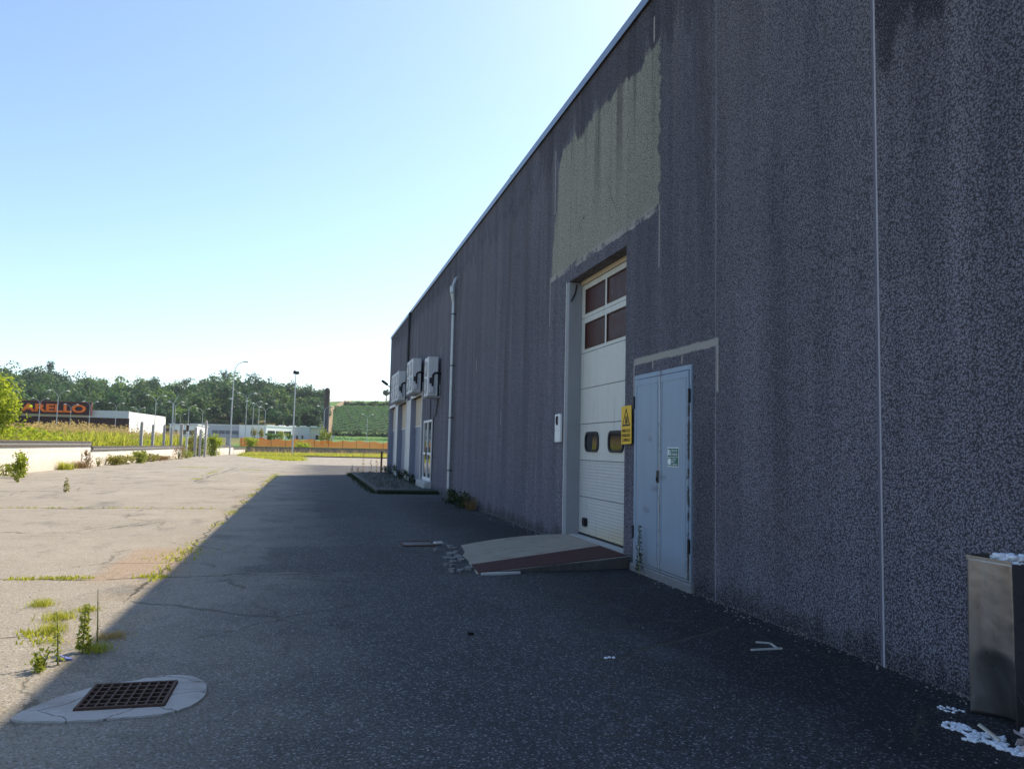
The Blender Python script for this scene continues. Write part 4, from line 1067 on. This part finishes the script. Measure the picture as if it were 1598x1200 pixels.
MB().box(7.6, 8.4, .44, .495, -.5, 1.9).build('door', M['dark'], sg2)
MB().box(9.45, 13.0, 4, 18, -1, 2.0).build('annex', M['shed_grey'], sg2)
ch = thing('chimney', 'tall slim dark chimney with a rounded brown cap beside the grey block', 'chimney', (.0172 * 240, 240, 3.0)); ch.scale = (1, 1, 0.97)
b = MB(); b.tube([(0, 0, -1), (.05, 0, 10)], .88, 12); b.build('shaft', M['chimney'], ch)
b = MB(); b.tube([(.05, 0, 10.01), (.08, 0, 15.4), (.08, 0, 16.1)], [.80, .80, .45], 12); b.build('cap', simple('chimney_cap', (.05, .038, .036), .7), ch)

# ================================================================== ORANGE MESH FENCE
nf = thing('mesh_fence', 'orange plastic safety mesh strung behind the far wall', 'fence', (0, 0, 0))
def netpt(s):
    p = Vector((-9.8, 126.5, 0)) + Vector((d.x, d.y, 0)) * s + nr * (1.4 + .9 * math.sin(s * .13)); return p
b = MB(); N = 150; L_ = 42.0; nzr = 13
zs = [0] * (N + 1)
ptsn = [netpt(L_ * i / N) for i in range(N + 1)]
top = [1.15 + .12 * math.sin(i * .55) + .08 * math.sin(i * .17) for i in range(N + 1)]
for j in range(nzr):          # horizontal strands
    t = j / (nzr - 1)
    vs = []
    for i, p in enumerate(ptsn):
        z = float(H(p.x, p.y)) + .02 + top[i] * t; q = nr * .05 * math.sin(i * 1.1 + j)
        vs += [(p.x + q.x, p.y + q.y, z - .022), (p.x + q.x, p.y + q.y, z + .022)]
    b.add(vs, [(2*i, 2*i+2, 2*i+3, 2*i+1) for i in range(N)])
for i in range(N * 2):
    p = netpt(L_ * i / (2 * N)); z = float(H(p.x, p.y)); q = d * .045
    b.add([(p.x - q.x, p.y - q.y, z), (p.x + q.x, p.y + q.y, z), (p.x + q.x, p.y + q.y, z + top[i // 2]), (p.x - q.x, p.y - q.y, z + top[i // 2])], [(0, 1, 2, 3)])
b.build('mesh_strands', M['net'], nf)
for s in np.arange(0.3, L_, 2.8):
    p = netpt(s); z = float(H(p.x, p.y)); b = MB(); b.tube([(p.x, p.y - .06, z - .3), (p.x + random.uniform(-.08, .08), p.y - .06, z + 1.35)], .03, 5); b.build('stake', M['rust'], nf)

# ================================================================== VEGETATION
def crown_points(n, rad, rng, lobes=14, lobe_r=.42, shell=.55, normals=False):
    """points spread over clumps inside an ellipsoid"""
    c = rng.normal(size=(lobes, 3)); c /= np.linalg.norm(c, axis=1)[:, None]; c *= rng.uniform(.25, .75, (lobes, 1))
    k = rng.integers(0, lobes, n); p = rng.normal(size=(n, 3)); p /= np.linalg.norm(p, axis=1)[:, None]
    d_ = p.copy()
    p = c[k] + p * (lobe_r * rng.uniform(.6, 1.3, lobes)[k] * rng.uniform(shell, 1, n))[:, None]
    if normals: return p * np.asarray(rad), d_
    return p * np.asarray(rad)
# --- the sapling at the left edge
tr = thing('leafy_tree', 'bright yellow-green broad-leaved tree behind the wall at the left edge', 'tree', (-15.55, 42.5, 1.0)); tr.scale = (1, 1, 1.03)
rg = np.random.default_rng(3)
pp, on = crown_points(8500, (2.7, 2.3, 2.35), rg, 34, .36, .3, True); pp[:, 2] = np.maximum(pp[:, 2] + 1.95, .1 + rg.uniform(0, .9, len(pp)))
lowm = rg.random(len(pp)) < .15; pp[lowm, 2] *= .4
v, f = leaf_quads(pp, rg.uniform(.11, .22, len(pp)), rg, .7, .85, on, .4)
mesh_np('crown', v, f, M['leaf'], tr)
b = MB(); b.tube([(0, 0, -.2), (.05, 0, .8), (-.05, .1, 2.0), (.1, 0, 3.2)], [.13, .10, .07, .02], 7)
for k in range(8):
    a = k * .8; b.tube([(0, 0, .5 + .22 * k), (.6 * math.cos(a), .6 * math.sin(a), 1.2 + .25 * k), (1.3 * math.cos(a), 1.3 * math.sin(a), 1.6 + .25 * k)], [.05, .03, .012], 5)
b.build('trunk', M['bark'], tr)

# --- wood on the hill: one mass of crowns
def forest():
    rg = np.random.default_rng(21); V, F, C, off = [], [], [], 0
    pos = []
    for yy in np.arange(290, 446, 7.0):
        for xx in np.arange(-.62 * yy, .030 * yy, 7.2):
            x = xx + rg.uniform(-3.2, 3.2); y = yy + rg.uniform(-3.2, 3.2)
            if x / y > .0135: continue
            pos.append((x, y))
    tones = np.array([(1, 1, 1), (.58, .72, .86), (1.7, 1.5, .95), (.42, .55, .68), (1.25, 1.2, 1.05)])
    for x, y in pos:
        z = float(H(x, y)); big = rg.random(); h = 6.0 + 9.0 * big; r = 2.9 + 3.6 * big * rg.uniform(.7, 1.2)
        if x / y > -.02: h *= .8
        if x / y > .0: h *= .75; r *= .8
        n = 520 if -.40 < x / y else 90
        lob = int(rg.integers(4, 9))
        p, on = crown_points(n, (r, r, h * .46), rg, lob, .52, .55, True); p[:, 2] = np.maximum(p[:, 2], -h * .45); p += [x, y, z + h * .56]
        v, f = leaf_quads(p, rg.uniform(.55, 1.15, n), rg, .2, .9, on, 1.1)
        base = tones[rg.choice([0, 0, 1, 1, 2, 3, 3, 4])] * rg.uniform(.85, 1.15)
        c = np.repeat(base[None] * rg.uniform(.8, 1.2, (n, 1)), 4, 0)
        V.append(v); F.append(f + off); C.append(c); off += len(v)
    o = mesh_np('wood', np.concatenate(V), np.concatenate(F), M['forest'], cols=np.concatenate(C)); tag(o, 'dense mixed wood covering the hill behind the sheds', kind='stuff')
forest()
def skyline_tree(ra, y, h, r, lb, kindn, dark, wide=1.0, n=900):
    x = ra * y; z = float(H(x, y)); rg = np.random.default_rng(int(abs(ra) * 10000))
    t = thing(kindn, lb, 'tree', (x, y, z))
    p, on = crown_points(n, (r * wide, r * wide, h * .33), rg, 14, .42, .25, True); p = p + [0, 0, h * .68]
    v, f = leaf_quads(p, rg.uniform(.4, .85, n), rg, .3, .9, on, .8)
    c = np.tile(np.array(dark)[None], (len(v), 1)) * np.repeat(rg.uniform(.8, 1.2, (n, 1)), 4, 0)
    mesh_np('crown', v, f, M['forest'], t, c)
    b = MB(); b.tube([(0, 0, -1), (.2, 0, h * .5), (0, 0, h * .8)], [.35, .25, .1], 6); b.build('trunk', M['bark'], t)
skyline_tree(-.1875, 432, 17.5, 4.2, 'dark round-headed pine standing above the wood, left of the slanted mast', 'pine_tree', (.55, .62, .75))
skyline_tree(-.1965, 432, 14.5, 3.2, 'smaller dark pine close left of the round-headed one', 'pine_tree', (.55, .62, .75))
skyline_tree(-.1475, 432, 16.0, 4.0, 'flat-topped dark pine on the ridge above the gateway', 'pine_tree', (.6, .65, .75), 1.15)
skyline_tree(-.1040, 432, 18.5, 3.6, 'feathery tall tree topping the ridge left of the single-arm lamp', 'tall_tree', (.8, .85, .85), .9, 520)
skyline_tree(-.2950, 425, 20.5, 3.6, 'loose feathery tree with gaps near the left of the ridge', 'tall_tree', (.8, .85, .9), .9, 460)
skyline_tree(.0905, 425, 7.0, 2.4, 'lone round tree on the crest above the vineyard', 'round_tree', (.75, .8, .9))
# --- vineyard rows
rg = np.random.default_rng(5)
def rowmesh(yy, x0):
    n = 2600; L = 66.0
    x = rg.uniform(0, L, n); p = np.stack([x, rg.normal(0, .22, n), np.abs(rg.normal(.75, .17, n)) * (.85 + .2 * np.sin(x * 1.3 + yy))], 1)
    p[:, 2] += H(x0 + p[:, 0], yy + p[:, 1]) - H(x0, yy)
    return leaf_quads(p, rg.uniform(.3, .6, n), rg, .4, .8)
ordn = ['lowest', 'second', 'third', 'fourth', 'fifth', 'sixth', 'seventh', 'eighth', 'ninth', 'tenth', 'eleventh', 'twelfth', 'topmost']
rys = np.linspace(301, 384, 13)
for k, yy in enumerate(rys):
    x0 = .0245 * yy + (yy - 300) * .012
    v, f = rowmesh(yy, x0); o = mesh_np('vine_row', v, f, M['vine']); o.location = (x0, yy, float(H(x0, yy)) - .1)
    tag(o, ordn[k] + ' row of vines on the slope, counted upward from the low dark hedge', 'vine row', 'vine rows on the slope')
def hedge(name, x0, x1, y, h, w, n, mat, lb, s=(.5, 1.0)):
    rg = np.random.default_rng(int(y)); x = rg.uniform(x0, x1, n); yy = y + rg.normal(0, w, n)
    z = H(x, yy) + np.abs(rg.normal(0, .5, n)) * h * (.75 + .25 * np.sin(x * .9))
    v, f = leaf_quads(np.stack([x, yy, z], 1), rg.uniform(*s, n), rg, .4, .85)
    o = mesh_np(name, v, f, mat); return tag(o, lb, 'hedge')
M['hedge'] = leafmat('hedge_leaves', (.026, .055, .020), (.045, .085, .026), .3, .2)
hedge('hedge', .038 * 395, 62, 395, 2.0, 1.2, 3600, M['hedge'], 'dark hedge along the top of the vineyard', (.5, 1.0))
hedge('hedge', .022 * 291, 48, 291, 1.9, .5, 1500, M['hedge'], 'low dark hedge along the foot of the vineyard')
hedge('hedge', .024 * 255, 40, 255, .6, 1.2, 900, M['vine'], 'ragged low green hedge across the meadow below the vineyard')
# track beside the vineyard
tv = []; tf = []
for k, yy in enumerate(np.linspace(262, 430, 60)):
    xc = .0215 * yy + max(0, yy - 370) * .16; w = 1.3 + max(0, yy - 380) * .03
    for s in (-w, w): tv.append((xc + s, yy, float(H(xc + s, yy)) + .14))
    if k: tf.append((2*k-2, 2*k-1, 2*k+1, 2*k))
o = mesh_np('dirt_track', np.array(tv), np.array(tf), M['track']); tag(o, kind='structure')

# --- field of tall grass behind the boundary wall
def field_grass():
    rg = np.random.default_rng(8)
    def sample(n, y0, y1, pw, r0=-.50, r1=-.13):
        y = y0 + (y1 - y0) * rg.random(n) ** pw; x = rg.uniform(r0, r1, n) * y; x = np.minimum(x, -12.75 - rg.random(n) * 3.0 * (x > -12.75))
        return x, y
    x, y = sample(30000, 34, 150, 1.7); z = H(x, y) - .02; h = rg.uniform(.5, 1.2, len(x)) * (.85 + .3 * np.sin(x * .4 + y * .23)) * np.clip(.75 + y / 200, 0, 1.35)
    v1 = blades(np.stack([x, y, z], 1), h, rg.uniform(.05, .13, len(x)), rg.uniform(.1, .6, len(x)), rg)
    o = mesh_np('field_grass', *v1, M['grass']); tag(o, 'yellow-green rough growth behind the boundary wall', kind='stuff')
    x, y = sample(15000, 46, 150, 1.3, -.40, -.15); m = (x < -15.5); x, y = x[m], y[m]
    cl = .5 + .5 * np.sin(x * .35 + 1.7 * np.sin(y * .11)); z = H(x, y)
    h = rg.uniform(1.15, 1.75, len(x)) * (.72 + .33 * cl) * np.clip(.8 + y / 250, 0, 1.3)
    v2 = blades(np.stack([x, y, z], 1), h, rg.uniform(.03, .06, len(x)), rg.uniform(.05, .25, len(x)), rg)
    n = len(x); hp = np.stack([x, y, z + h * .95], 1) + rg.normal(0, .08, (n, 3)); v3 = leaf_quads(hp, rg.uniform(.10, .24, n), rg, 0, .5)
    v3f = np.concatenate([v3[1][:, [0, 1, 2]], v3[1][:, [0, 2, 3]]])
    o = mesh_np('seeding_grass', *cat_vf([v2, (v3[0], v3f)]), M['grass_tan']); tag(o, 'tall tan seeding grass in the field before the store', kind='stuff')
    x, y = sample(16000, 34, 110, 1.8, -.44, -.13); cl = .5 + .5 * np.sin(x * .9 + 2 * np.sin(y * .31)); z = H(x, y) + rg.random(len(x)) * (.25 + 1.0 * cl) * np.clip(.7 + y / 220, 0, 1.2)
    v, f = leaf_quads(np.stack([x, y, z], 1), rg.uniform(.10, .24, len(x)), rg, .5, .6)
    o = mesh_np('field_weeds', v, f, M['leaf']); tag(o, 'leafy green weeds crowding behind the boundary wall', kind='stuff')
field_grass()
# --- verge grass at the far end
def verge(name, n, fx, lb, h=(.12, .42), mat='grass', w=(.05, .12)):
    rg = np.random.default_rng(len(lb)); x, y = fx(rg, n); keep = np.ones(n, bool)
    v, f = blades(np.stack([x, y, np.full(n, .0)], 1), rg.uniform(*h, n), rg.uniform(*w, n), rg.uniform(.2, .8, n), rg)
    return tag(mesh_np(name, v, f, M[mat]), lb, kind='stuff')
def farv(rg, n):
    x = rg.uniform(-8.6, 18.5, n); y1 = 122 + (x + 9) * .705; return x, 101 + (y1 - 101.3) * rg.random(n)
verge('verge_grass', 22000, farv, 'yellow-green grass verge before the far wall')
def nearv(rg, n):
    y = rg.uniform(76, 100.5, n); t = (y - 76) / 24; x = -8.2 + rg.random(n) * (7.0 * (1 - t * .0)) * np.where(rg.random(n) < .5, 1, .9) + 1.0 * t; m = x < (-1.2 - .12 * (y - 76) + 0) ; x = np.where(m, x, -5 - rg.random(n) * 3); return x, y
def tongue(rg, n):
    t = rg.random(n); y = 101 - t * 25; x = -8.4 + (1 - t) * 0 + rg.random(n) * 7.2 * (1 - .0 * t); lo = -8.4 + t * 6.2; x = lo + rg.random(n) * (-.6 - lo) * (.62 + .38 * np.abs(np.sin(y * .9))) + rg.normal(0, .5, n) * rg.random(n); return x, y + rg.normal(0, .5, n)
verge('tongue_grass', 9000, tongue, 'tongue of yellow grass spreading onto the asphalt at the far end', (.05, .20))
def seedst(rg, n):
    x, y = farv(rg, n); return x, y + 0
verge('verge_stems', 500, seedst, 'thin pale seed stems standing in the far verge', (.6, 1.3), 'grass_tan', (.03, .06))
# grass in the seams of the asphalt
def seam(rg, n):
    segs = [((-1.65, 9.5), (-1.6, 43), .12, 3.0), ((-3.4, 9.75), (-1.5, 9.78), .05, .8), ((-8.2, 52), (-1.5, 46), .25, 2.2), ((-4.5, 33.2), (-5.1, 50), .12, 1.4), ((-9, 19.6), (-2, 19.6), .05, .6),
            ((-2.1, 7.1), (-1.55, 6.2), .10, .5), ((-8.0, 23.3), (-6.9, 23.4), .25, .5), ((-12.2, 60), (-11.6, 84), .35, 2.5), ((-1.9, 10.2), (-1.55, 12.2), .25, .5), ((-1.75, 34), (-1.6, 43), .35, 1.2)]
    w = np.array([q[3] for q in segs]); k = rg.choice(len(segs), n, p=w / w.sum()); t = rg.random(n)
    A = np.array([q[0] for q in segs])[k]; B = np.array([q[1] for q in segs])[k]; s = np.array([q[2] for q in segs])[k]
    p = A + (B - A) * t[:, None]; g0 = np.sin(p[:, 1] * 2.1 + k) + .5 * np.sin(p[:, 0] * 5.0 + p[:, 1] * .9)
    p = p + rg.normal(size=(n, 2)) * s[:, None] * .6; m = g0 > .25; p[~m] = p[m][rg.integers(0, m.sum(), (~m).sum())] + rg.normal(size=((~m).sum(), 2)) * .05
    return p[:, 0], p[:, 1]
verge('seam_grass', 4200, seam, 'short yellow-green grass growing out of the asphalt seams', (.01, .05), 'grass', (.008, .022))

# --- single weeds
def weed(name, x, y, z, h, r, n, leaf, lb, mat, stems=4, cat='weed', lobes=8, flat=.4, grp=None, low=.1):
    rg = np.random.default_rng(int(abs(x * 1000 + y * 77)) % 99991)
    t = thing(name, lb, cat, (x, y, z), grp)
    p = crown_points(n, (r, r, h * .5), rg, lobes, .45, .3); p[:, 2] = np.clip(p[:, 2] + h * .52, h * low, None); mm = rg.random(n) < .35; p[mm, 2] *= rg.random(mm.sum()); p[mm, :2] *= .75
    v, f = leaf_quads(p, rg.uniform(leaf * .6, leaf * 1.3, n), rg, flat, .6); mesh_np('foliage', v, f, M[mat], t)
    b = MB()
    for k in range(stems):
        a = 6.28 * k / stems + rg.uniform(0, 1); q = r * .5; b.tube([(0, 0, -.02), (q * .5 * math.cos(a), q * .5 * math.sin(a), h * .45), (q * math.cos(a), q * math.sin(a), h * .85)], [max(.004, r * .03), max(.003, r * .02), .002], 4)
    b.build('stem', M['stem'], t); return t
def spike(name, x, y, h, n, leaf, lb, mat, z=0.0, lean=(0, 0), cat='weed', grp=None):
    """an upright weed: leaves in whorls up a single stem"""
    rg = np.random.default_rng(int(abs(x * 991 + y * 337)) % 99991); t = thing(name, lb, cat, (x, y, z), grp)
    b = MB(); b.tube([(0, 0, -.01), (lean[0] * .4, lean[1] * .4, h * .5), (lean[0], lean[1], h)], [.006, .005, .002], 5); b.build('stem', M['stem'], t)
    k = rg.random(n); a = k * 40 + rg.uniform(0, 6.28, n); rr = leaf * (.9 - .5 * k) * rg.uniform(.5, 1.2, n)
    p = np.stack([lean[0] * k + rr * np.cos(a), lean[1] * k + rr * np.sin(a), h * (.08 + .92 * k)], 1)
    v, f = leaf_quads(p, leaf * (1.2 - .6 * k), rg, .3, .4); mesh_np('leaves', v, f, M[mat], t); return t
def tuft(name, x, y, r, h, n, lb, mat='grass', grp=None, z=0.0, w=(.003, .007)):
    rg = np.random.default_rng(int(abs(x * 771 + y * 137)) % 99991); ba = np.stack([rg.normal(0, r * .4, n), rg.normal(0, r * .4, n), np.zeros(n)], 1)
    v, f = blades(ba, rg.uniform(h * .4, h, n), rg.uniform(*w, n), rg.uniform(.3, 1.2, n), rg); o = mesh_np(name, v, f, M[mat]); o.location = (x, y, z); return tag(o, lb, 'grass tuft', grp)
tuft('grass_tuft', -2.36, 8.25, .13, .09, 260, 'uppermost round grass tuft in the sunlit asphalt near the drain')
tuft('grass_tuft', -2.04, 7.62, .17, .09, 300, 'grass tuft in the middle of the small green chain near the drain')
tuft('grass_tuft', -1.95, 7.13, .14, .10, 260, 'lowest grass tuft of the small green chain, above the thin weed stalk')
tuft('grass_tuft', -1.90, 7.95, .12, .06, 200, 'flat grass tuft running right from the small green chain')
tuft('grass_tuft', -1.46, 6.45, .13, .08, 220, 'grass tuft at the shadow edge beside the upright weed')
tuft('grass_tuft', -1.45, 6.85, .16, .06, 240, 'tan dry grass tuft at the shadow edge above the drain', 'grass_tan')
weed('leafy_weed', -1.68, 5.95, 0, .16, .10, 150, .035, 'yellow-green leafy weed at the shadow edge left of the drain', 'weed', 5)
spike('upright_weed', -1.62, 6.1, .36, 70, .04, 'thin tall weed stalk behind the leafy weed near the drain', 'weed', lean=(-.03, .0))
spike('upright_weed', -1.55, 6.42, .34, 190, .05, 'bushy upright weed beside the shadow edge near the drain', 'weed', lean=(.0, .02))
spike('upright_weed', -1.50, 6.62, .42, 14, .02, 'bare thin stalk just behind the bushy upright weed', 'dry', lean=(-.02, .0))
b = MB(); b.tube([(0, 0, .018), (.035, .01, .02), (.06, .0, .016)], [.016, .02, .012], 7); b.obox((.085, .01, .012), (.05, .03, .012), (.2, .3, .4))
o = b.build('blue_scrap', simple('faded_blue_plastic', (.13, .17, .42), .6)); o.location = (-1.67, 6.2, 0); tag(o, 'crushed blue plastic scrap among the weeds near the drain', 'litter')
spike('upright_weed', -6.85, 25.4, .42, 90, .09, 'lone small weed standing in the sunlit asphalt', 'olive')
weed('leafy_weed', -10.95, 34.6, 0, 1.2, .56, 900, .12, 'bright leafy bush growing at the foot of the white wall', 'leaf', 5, 'bush', 10)
weed('leafy_weed', -9.9, 31.0, 0, .55, .25, 150, .08, 'paler weed on the asphalt below the bright bush', 'weed', 5)
weed('leafy_weed', -12.0, 36.0, 0, .6, .5, 220, .10, 'weed clump cut by the left edge at the foot of the wall', 'weed', 6)
tuft('dry_tuft', -11.95, 43.9, .4, .55, 200, 'thin yellowing tuft against the wall right of the bright bush', 'grass', None, 0, (.02, .04))
tuft('dry_tuft', -11.95, 46.5, .5, .5, 200, 'low brown tuft against the wall left of the tall brown clump', 'dry', None, 0, (.02, .04))
weed('dry_weed', -12.0, 48.2, 0, 1.05, .32, 300, .09, 'tall brown dead weed clump against the white wall', 'dry', 9, 'weed', 8, .1)
weed('leafy_weed', -11.95, 50.2, 0, .6, .4, 170, .09, 'olive weed below the step of the wall coping', 'olive', 6)
rgx = random.Random(4)
for i, yy in enumerate((53.5, 56.0, 58.6, 61.4, 64.0)):
    weed('low_bush', -11.7 + rgx.uniform(-.2, .3), yy, 0, rgx.uniform(.6, .95), rgx.uniform(.8, 1.1), 420, .16, ('first', 'second', 'third', 'fourth', 'last')[i] + ' olive low bush of the row along the right half of the white wall', 'olive' if i != 2 else 'weed', 6, 'bush', 9, .4, 'low bushes along the wall foot')
for i, yy in enumerate((67.0, 70.5)):
    weed('low_bush', -11.8, yy, 0, .4, 1.0, 260, .13, ('brown', 'drier brown')[i] + ' flat weed mat along the wall before the gateway', 'dry', 6, 'weed', 9, .4)
weed('wispy_weed', -11.2, 74.0, 0, 1.4, .8, 420, .10, 'wispy brown-grey weed before the wall end', 'dry', 12, 'weed', 10, .1)
weed('leafy_weed', -11.4, 79.5, 0, .9, 1.0, 420, .13, 'yellow-green weed at the end of the white wall', 'weed', 6)
weed('gate_bush', -12.2, 89.8, 0, 2.9, .75, 700, .17, 'tall yellowing bush between the gateposts', 'olive', 6, 'bush', 12)
weed('gate_bush', -12.2, 93.5, 0, 3.3, .95, 800, .2, 'dark green bush behind the gateposts', 'leaf_deep', 6, 'bush', 12)
weed('gate_bush', -10.7, 95.0, 0, 2.7, 1.15, 1100, .22, 'vivid green bush right of the tallest gatepost', 'leaf', 6, 'bush', 14)
weed('gate_bush', -8.9, 125.2, 1.0, 1.7, 1.5, 800, .24, 'round bright bush behind the low wall left of the orange mesh', 'leaf', 6, 'bush', 12)
weed('small_tree', -.0690 * 137, 137, 2.0, 3.0, .75, 420, .22, 'small reddish-green tree left behind the orange mesh', 'olive', 5, 'tree', 10, .4, None, .3)
weed('small_tree', -.0595 * 139, 139, 2.0, 2.6, .8, 420, .22, 'second small tree behind the orange mesh, right of the reddish one', 'olive', 5, 'tree', 10, .4, None, .3)
weed('small_tree', .0140 * 139, 139, 1.5, 3.3, 1.1, 520, .24, 'small young tree standing by the orange mesh below the chimney', 'weed', 5, 'tree', 10, .4, None, .25)
weed('small_tree', .0215 * 142, 142, 1.6, 2.9, .9, 420, .24, 'bushy sapling right of the young tree by the orange mesh', 'weed', 5, 'tree', 10, .4, None, .2)
weed('far_bush', -.0355 * 190, 190, 2.6, 2.4, 1.7, 420, .32, 'green bush before the bright white block', 'weed', 4, 'bush')
weed('far_bush', -.0420 * 185, 185, 2.4, 1.6, 2.2, 420, .32, 'low green bush left before the bright white block', 'leaf_deep', 4, 'bush')
weed('far_bush', -.0260 * 200, 200, 2.8, 1.8, 2.0, 420, .32, 'dark bush below the grey block', 'leaf_deep', 4, 'bush')
weed('far_bush', -.0105 * 136.5, 130.5, .3, 1.9, 1.9, 700, .26, 'pale green creeper mound before the orange mesh', 'leaf', 4, 'bush')
weed('far_bush', -.0490 * 150, 150, 2.2, 1.7, 1.2, 420, .28, 'blue-green bush right of the small trees behind the mesh', 'leaf_deep', 4, 'bush')
# weeds in the shade along the warehouse
for i, (x, y, h, r) in enumerate(((4.02, 22.9, .45, .3), (3.9, 21.6, .35, .35), (3.95, 20.5, .5, .4), (3.85, 20.0, .38, .35))):
    weed('shade_weed', x, y, 0, h, r, 260, .06, ('dark weed by the foot of the tall drainpipe', 'low dark weed just before the drainpipe', 'largest dark weed clump against the wall in the shade', 'dark weed clump nearest the ramp along the wall')[i], 'shade_weed', 7)
tuft('dry_tuft', 3.98, 19.5, .15, .45, 60, 'pale dry tuft at the near end of the dark wall weeds', 'dry', None, 0, (.012, .025))
spike('upright_weed', 4.10, 9.30, .62, 130, .05, 'dark spindly weed growing at the steel door step', 'shade_weed', 0)
for i, yy in enumerate((31.5, 33.2, 34.6, 36.4, 38.8, 41.2, 43.0)):
    weed('bay_weed', 4.0, yy, .12, .35 + .5 * ((i * 37) % 10) / 10, .22, 130, .07, ('first', 'second', 'third', 'fourth', 'fifth', 'sixth', 'last')[i] + ' dark weed along the foot of the loading bays, counted from the glazed door', 'shade_weed', 5, 'weed', 6, .3, 'weeds at the foot of the bays')
for i, (x, y, h) in enumerate(((2.25, 43.8, .5), (2.9, 44.5, 1.3), (3.35, 44.8, .75), (3.7, 45.2, 1.0), (4.0, 45.3, .5), (2.6, 44.2, .4))):
    spike('stalk_weed', x, y, h, 40, .10, ('leafy dark weed at the far kerb corner', 'tallest bare stalk at the far end of the paved strip', 'short stalk next to the tallest one', 'stalk weed near the rusty post', 'low weed at the rusty post foot', 'low weed between the kerb corner and the tallest stalk')[i], 'shade_weed' if i % 2 == 0 else 'dry', 0)
def kerbg(rg, n):
    k = rg.random(n); m = k < .5
    y = np.where(m, 26.0 + rg.random(n) * 18, 26.0 - rg.normal(0, .12, n)); x = np.where(m, 2.1 + rg.normal(0, .10, n), 2.2 + rg.random(n) * 2.0); return x, y
verge('kerb_grass', 3600, kerbg, 'dark grass fringing the kerb of the paved strip', (.03, .13), 'shade_weed', (.01, .03))
def pavg(rg, n):
    x = 2.34 + rg.random(n) * 1.75; y = 26.3 + rg.random(n) * 16.8; return np.minimum(x, 4.1), y
o = verge('paver_grass', 900, pavg, 'sparse dark grass between the pavers', (.1, .24), 'shade_weed', (.01, .025)); o.location.z = .05

# --- rubble and litter
def chips(name, n, fx, lb, mat, s=(.006, .02)):
    rg = np.random.default_rng(len(lb) + n); x, y = fx(rg, n); sz = rg.uniform(*s, n)
    T = np.array([(1, 0, 0), (-.5, .87, 0), (-.5, -.87, 0), (0.1, 0, .8)]); V = []; F = []
    for i in range(n):
        a = rg.uniform(0, 6.28); c, s_ = math.cos(a), math.sin(a); q = T * rg.uniform(.6, 1.4, (4, 3)) * sz[i]
        V.append(np.stack([q[:, 0] * c - q[:, 1] * s_ + x[i], q[:, 0] * s_ + q[:, 1] * c + y[i], q[:, 2] - .001], 1)); F.append(np.array([(0, 1, 3), (1, 2, 3), (2, 0, 3), (2, 1, 0)]) + 4 * i)
    return tag(mesh_np(name, np.concatenate(V), np.concatenate(F), mat), lb, kind='stuff')
def basef(rg, n):
    y = np.where(rg.random(n) < .5, 4.2 + rg.random(n) * 4.6, 13 + rg.random(n) * 7); return 4.19 - np.abs(rg.normal(0, .10, n)), y
chips('wall_chips', 260, basef, 'pale plaster chips fallen along the foot of the wall', M['concrete'], (.004, .015))
def yardf(rg, n): return rg.uniform(-1.4, 4, n), 3.2 + rg.random(n) ** 1.5 * 16
chips('yard_grit', 500, yardf, 'loose pale grit scattered over the shaded asphalt', M['conc_pale'], (.003, .009))
def yardl(rg, n): return rg.uniform(-7, -1.4, n), 5 + rg.random(n) ** 1.5 * 22
chips('yard_gravel', 500, yardl, 'loose grit scattered over the sunlit asphalt', M['concrete'], (.004, .016))
b = MB(); b.box(-.14, .14, -.008, .008, 0, .012)
b.obox((.12, .08, .006), (.015, .17, .012), (0, 0, -.25)); b.obox((.09, .2, .006), (.11, .014, .012), (0, 0, -.45))
o = b.build('bent_strip', M['conc_pale']); o.location = (3.60, 5.66, 0); tag(o, 'bent pale plastic strip lying in the shade near the wall', 'strip')
b = MB(); b.obox((0, 0, .012), (.05, .03, .022), (.1, .2, .4)); o = b.build('dark_pebble', M['dark']); o.location = (1.36, 6.52, 0); tag(o, 'small dark lump on the shaded asphalt left of the steel door', 'pebble')
v, f = lumps([(2.22 + .03 * k, 5.63 + .012 * (k % 2), .004, .014) for k in range(3)], RNG, .5); o = mesh_np('white_crumb', v, f, M['foam']); tag(o, 'white crumb lying alone in the middle of the shaded asphalt', 'litter')

# ================================================================== HAZE
g = G('thin_air'); pv_ = g.n('ShaderNodeVolumePrincipled'); pv_.inputs['Color'].default_value = (.80, .88, 1.0, 1); pv_.inputs['Density'].default_value = .00014; pv_.inputs['Anisotropy'].default_value = .3
o_ = g.n('ShaderNodeOutputMaterial'); g.nt.links.new(pv_.outputs[0], o_.inputs['Volume'])
tag(MB().box(-500, 350, -80, 545, -1.6, 62).build('haze', g.mat), kind='stuff')
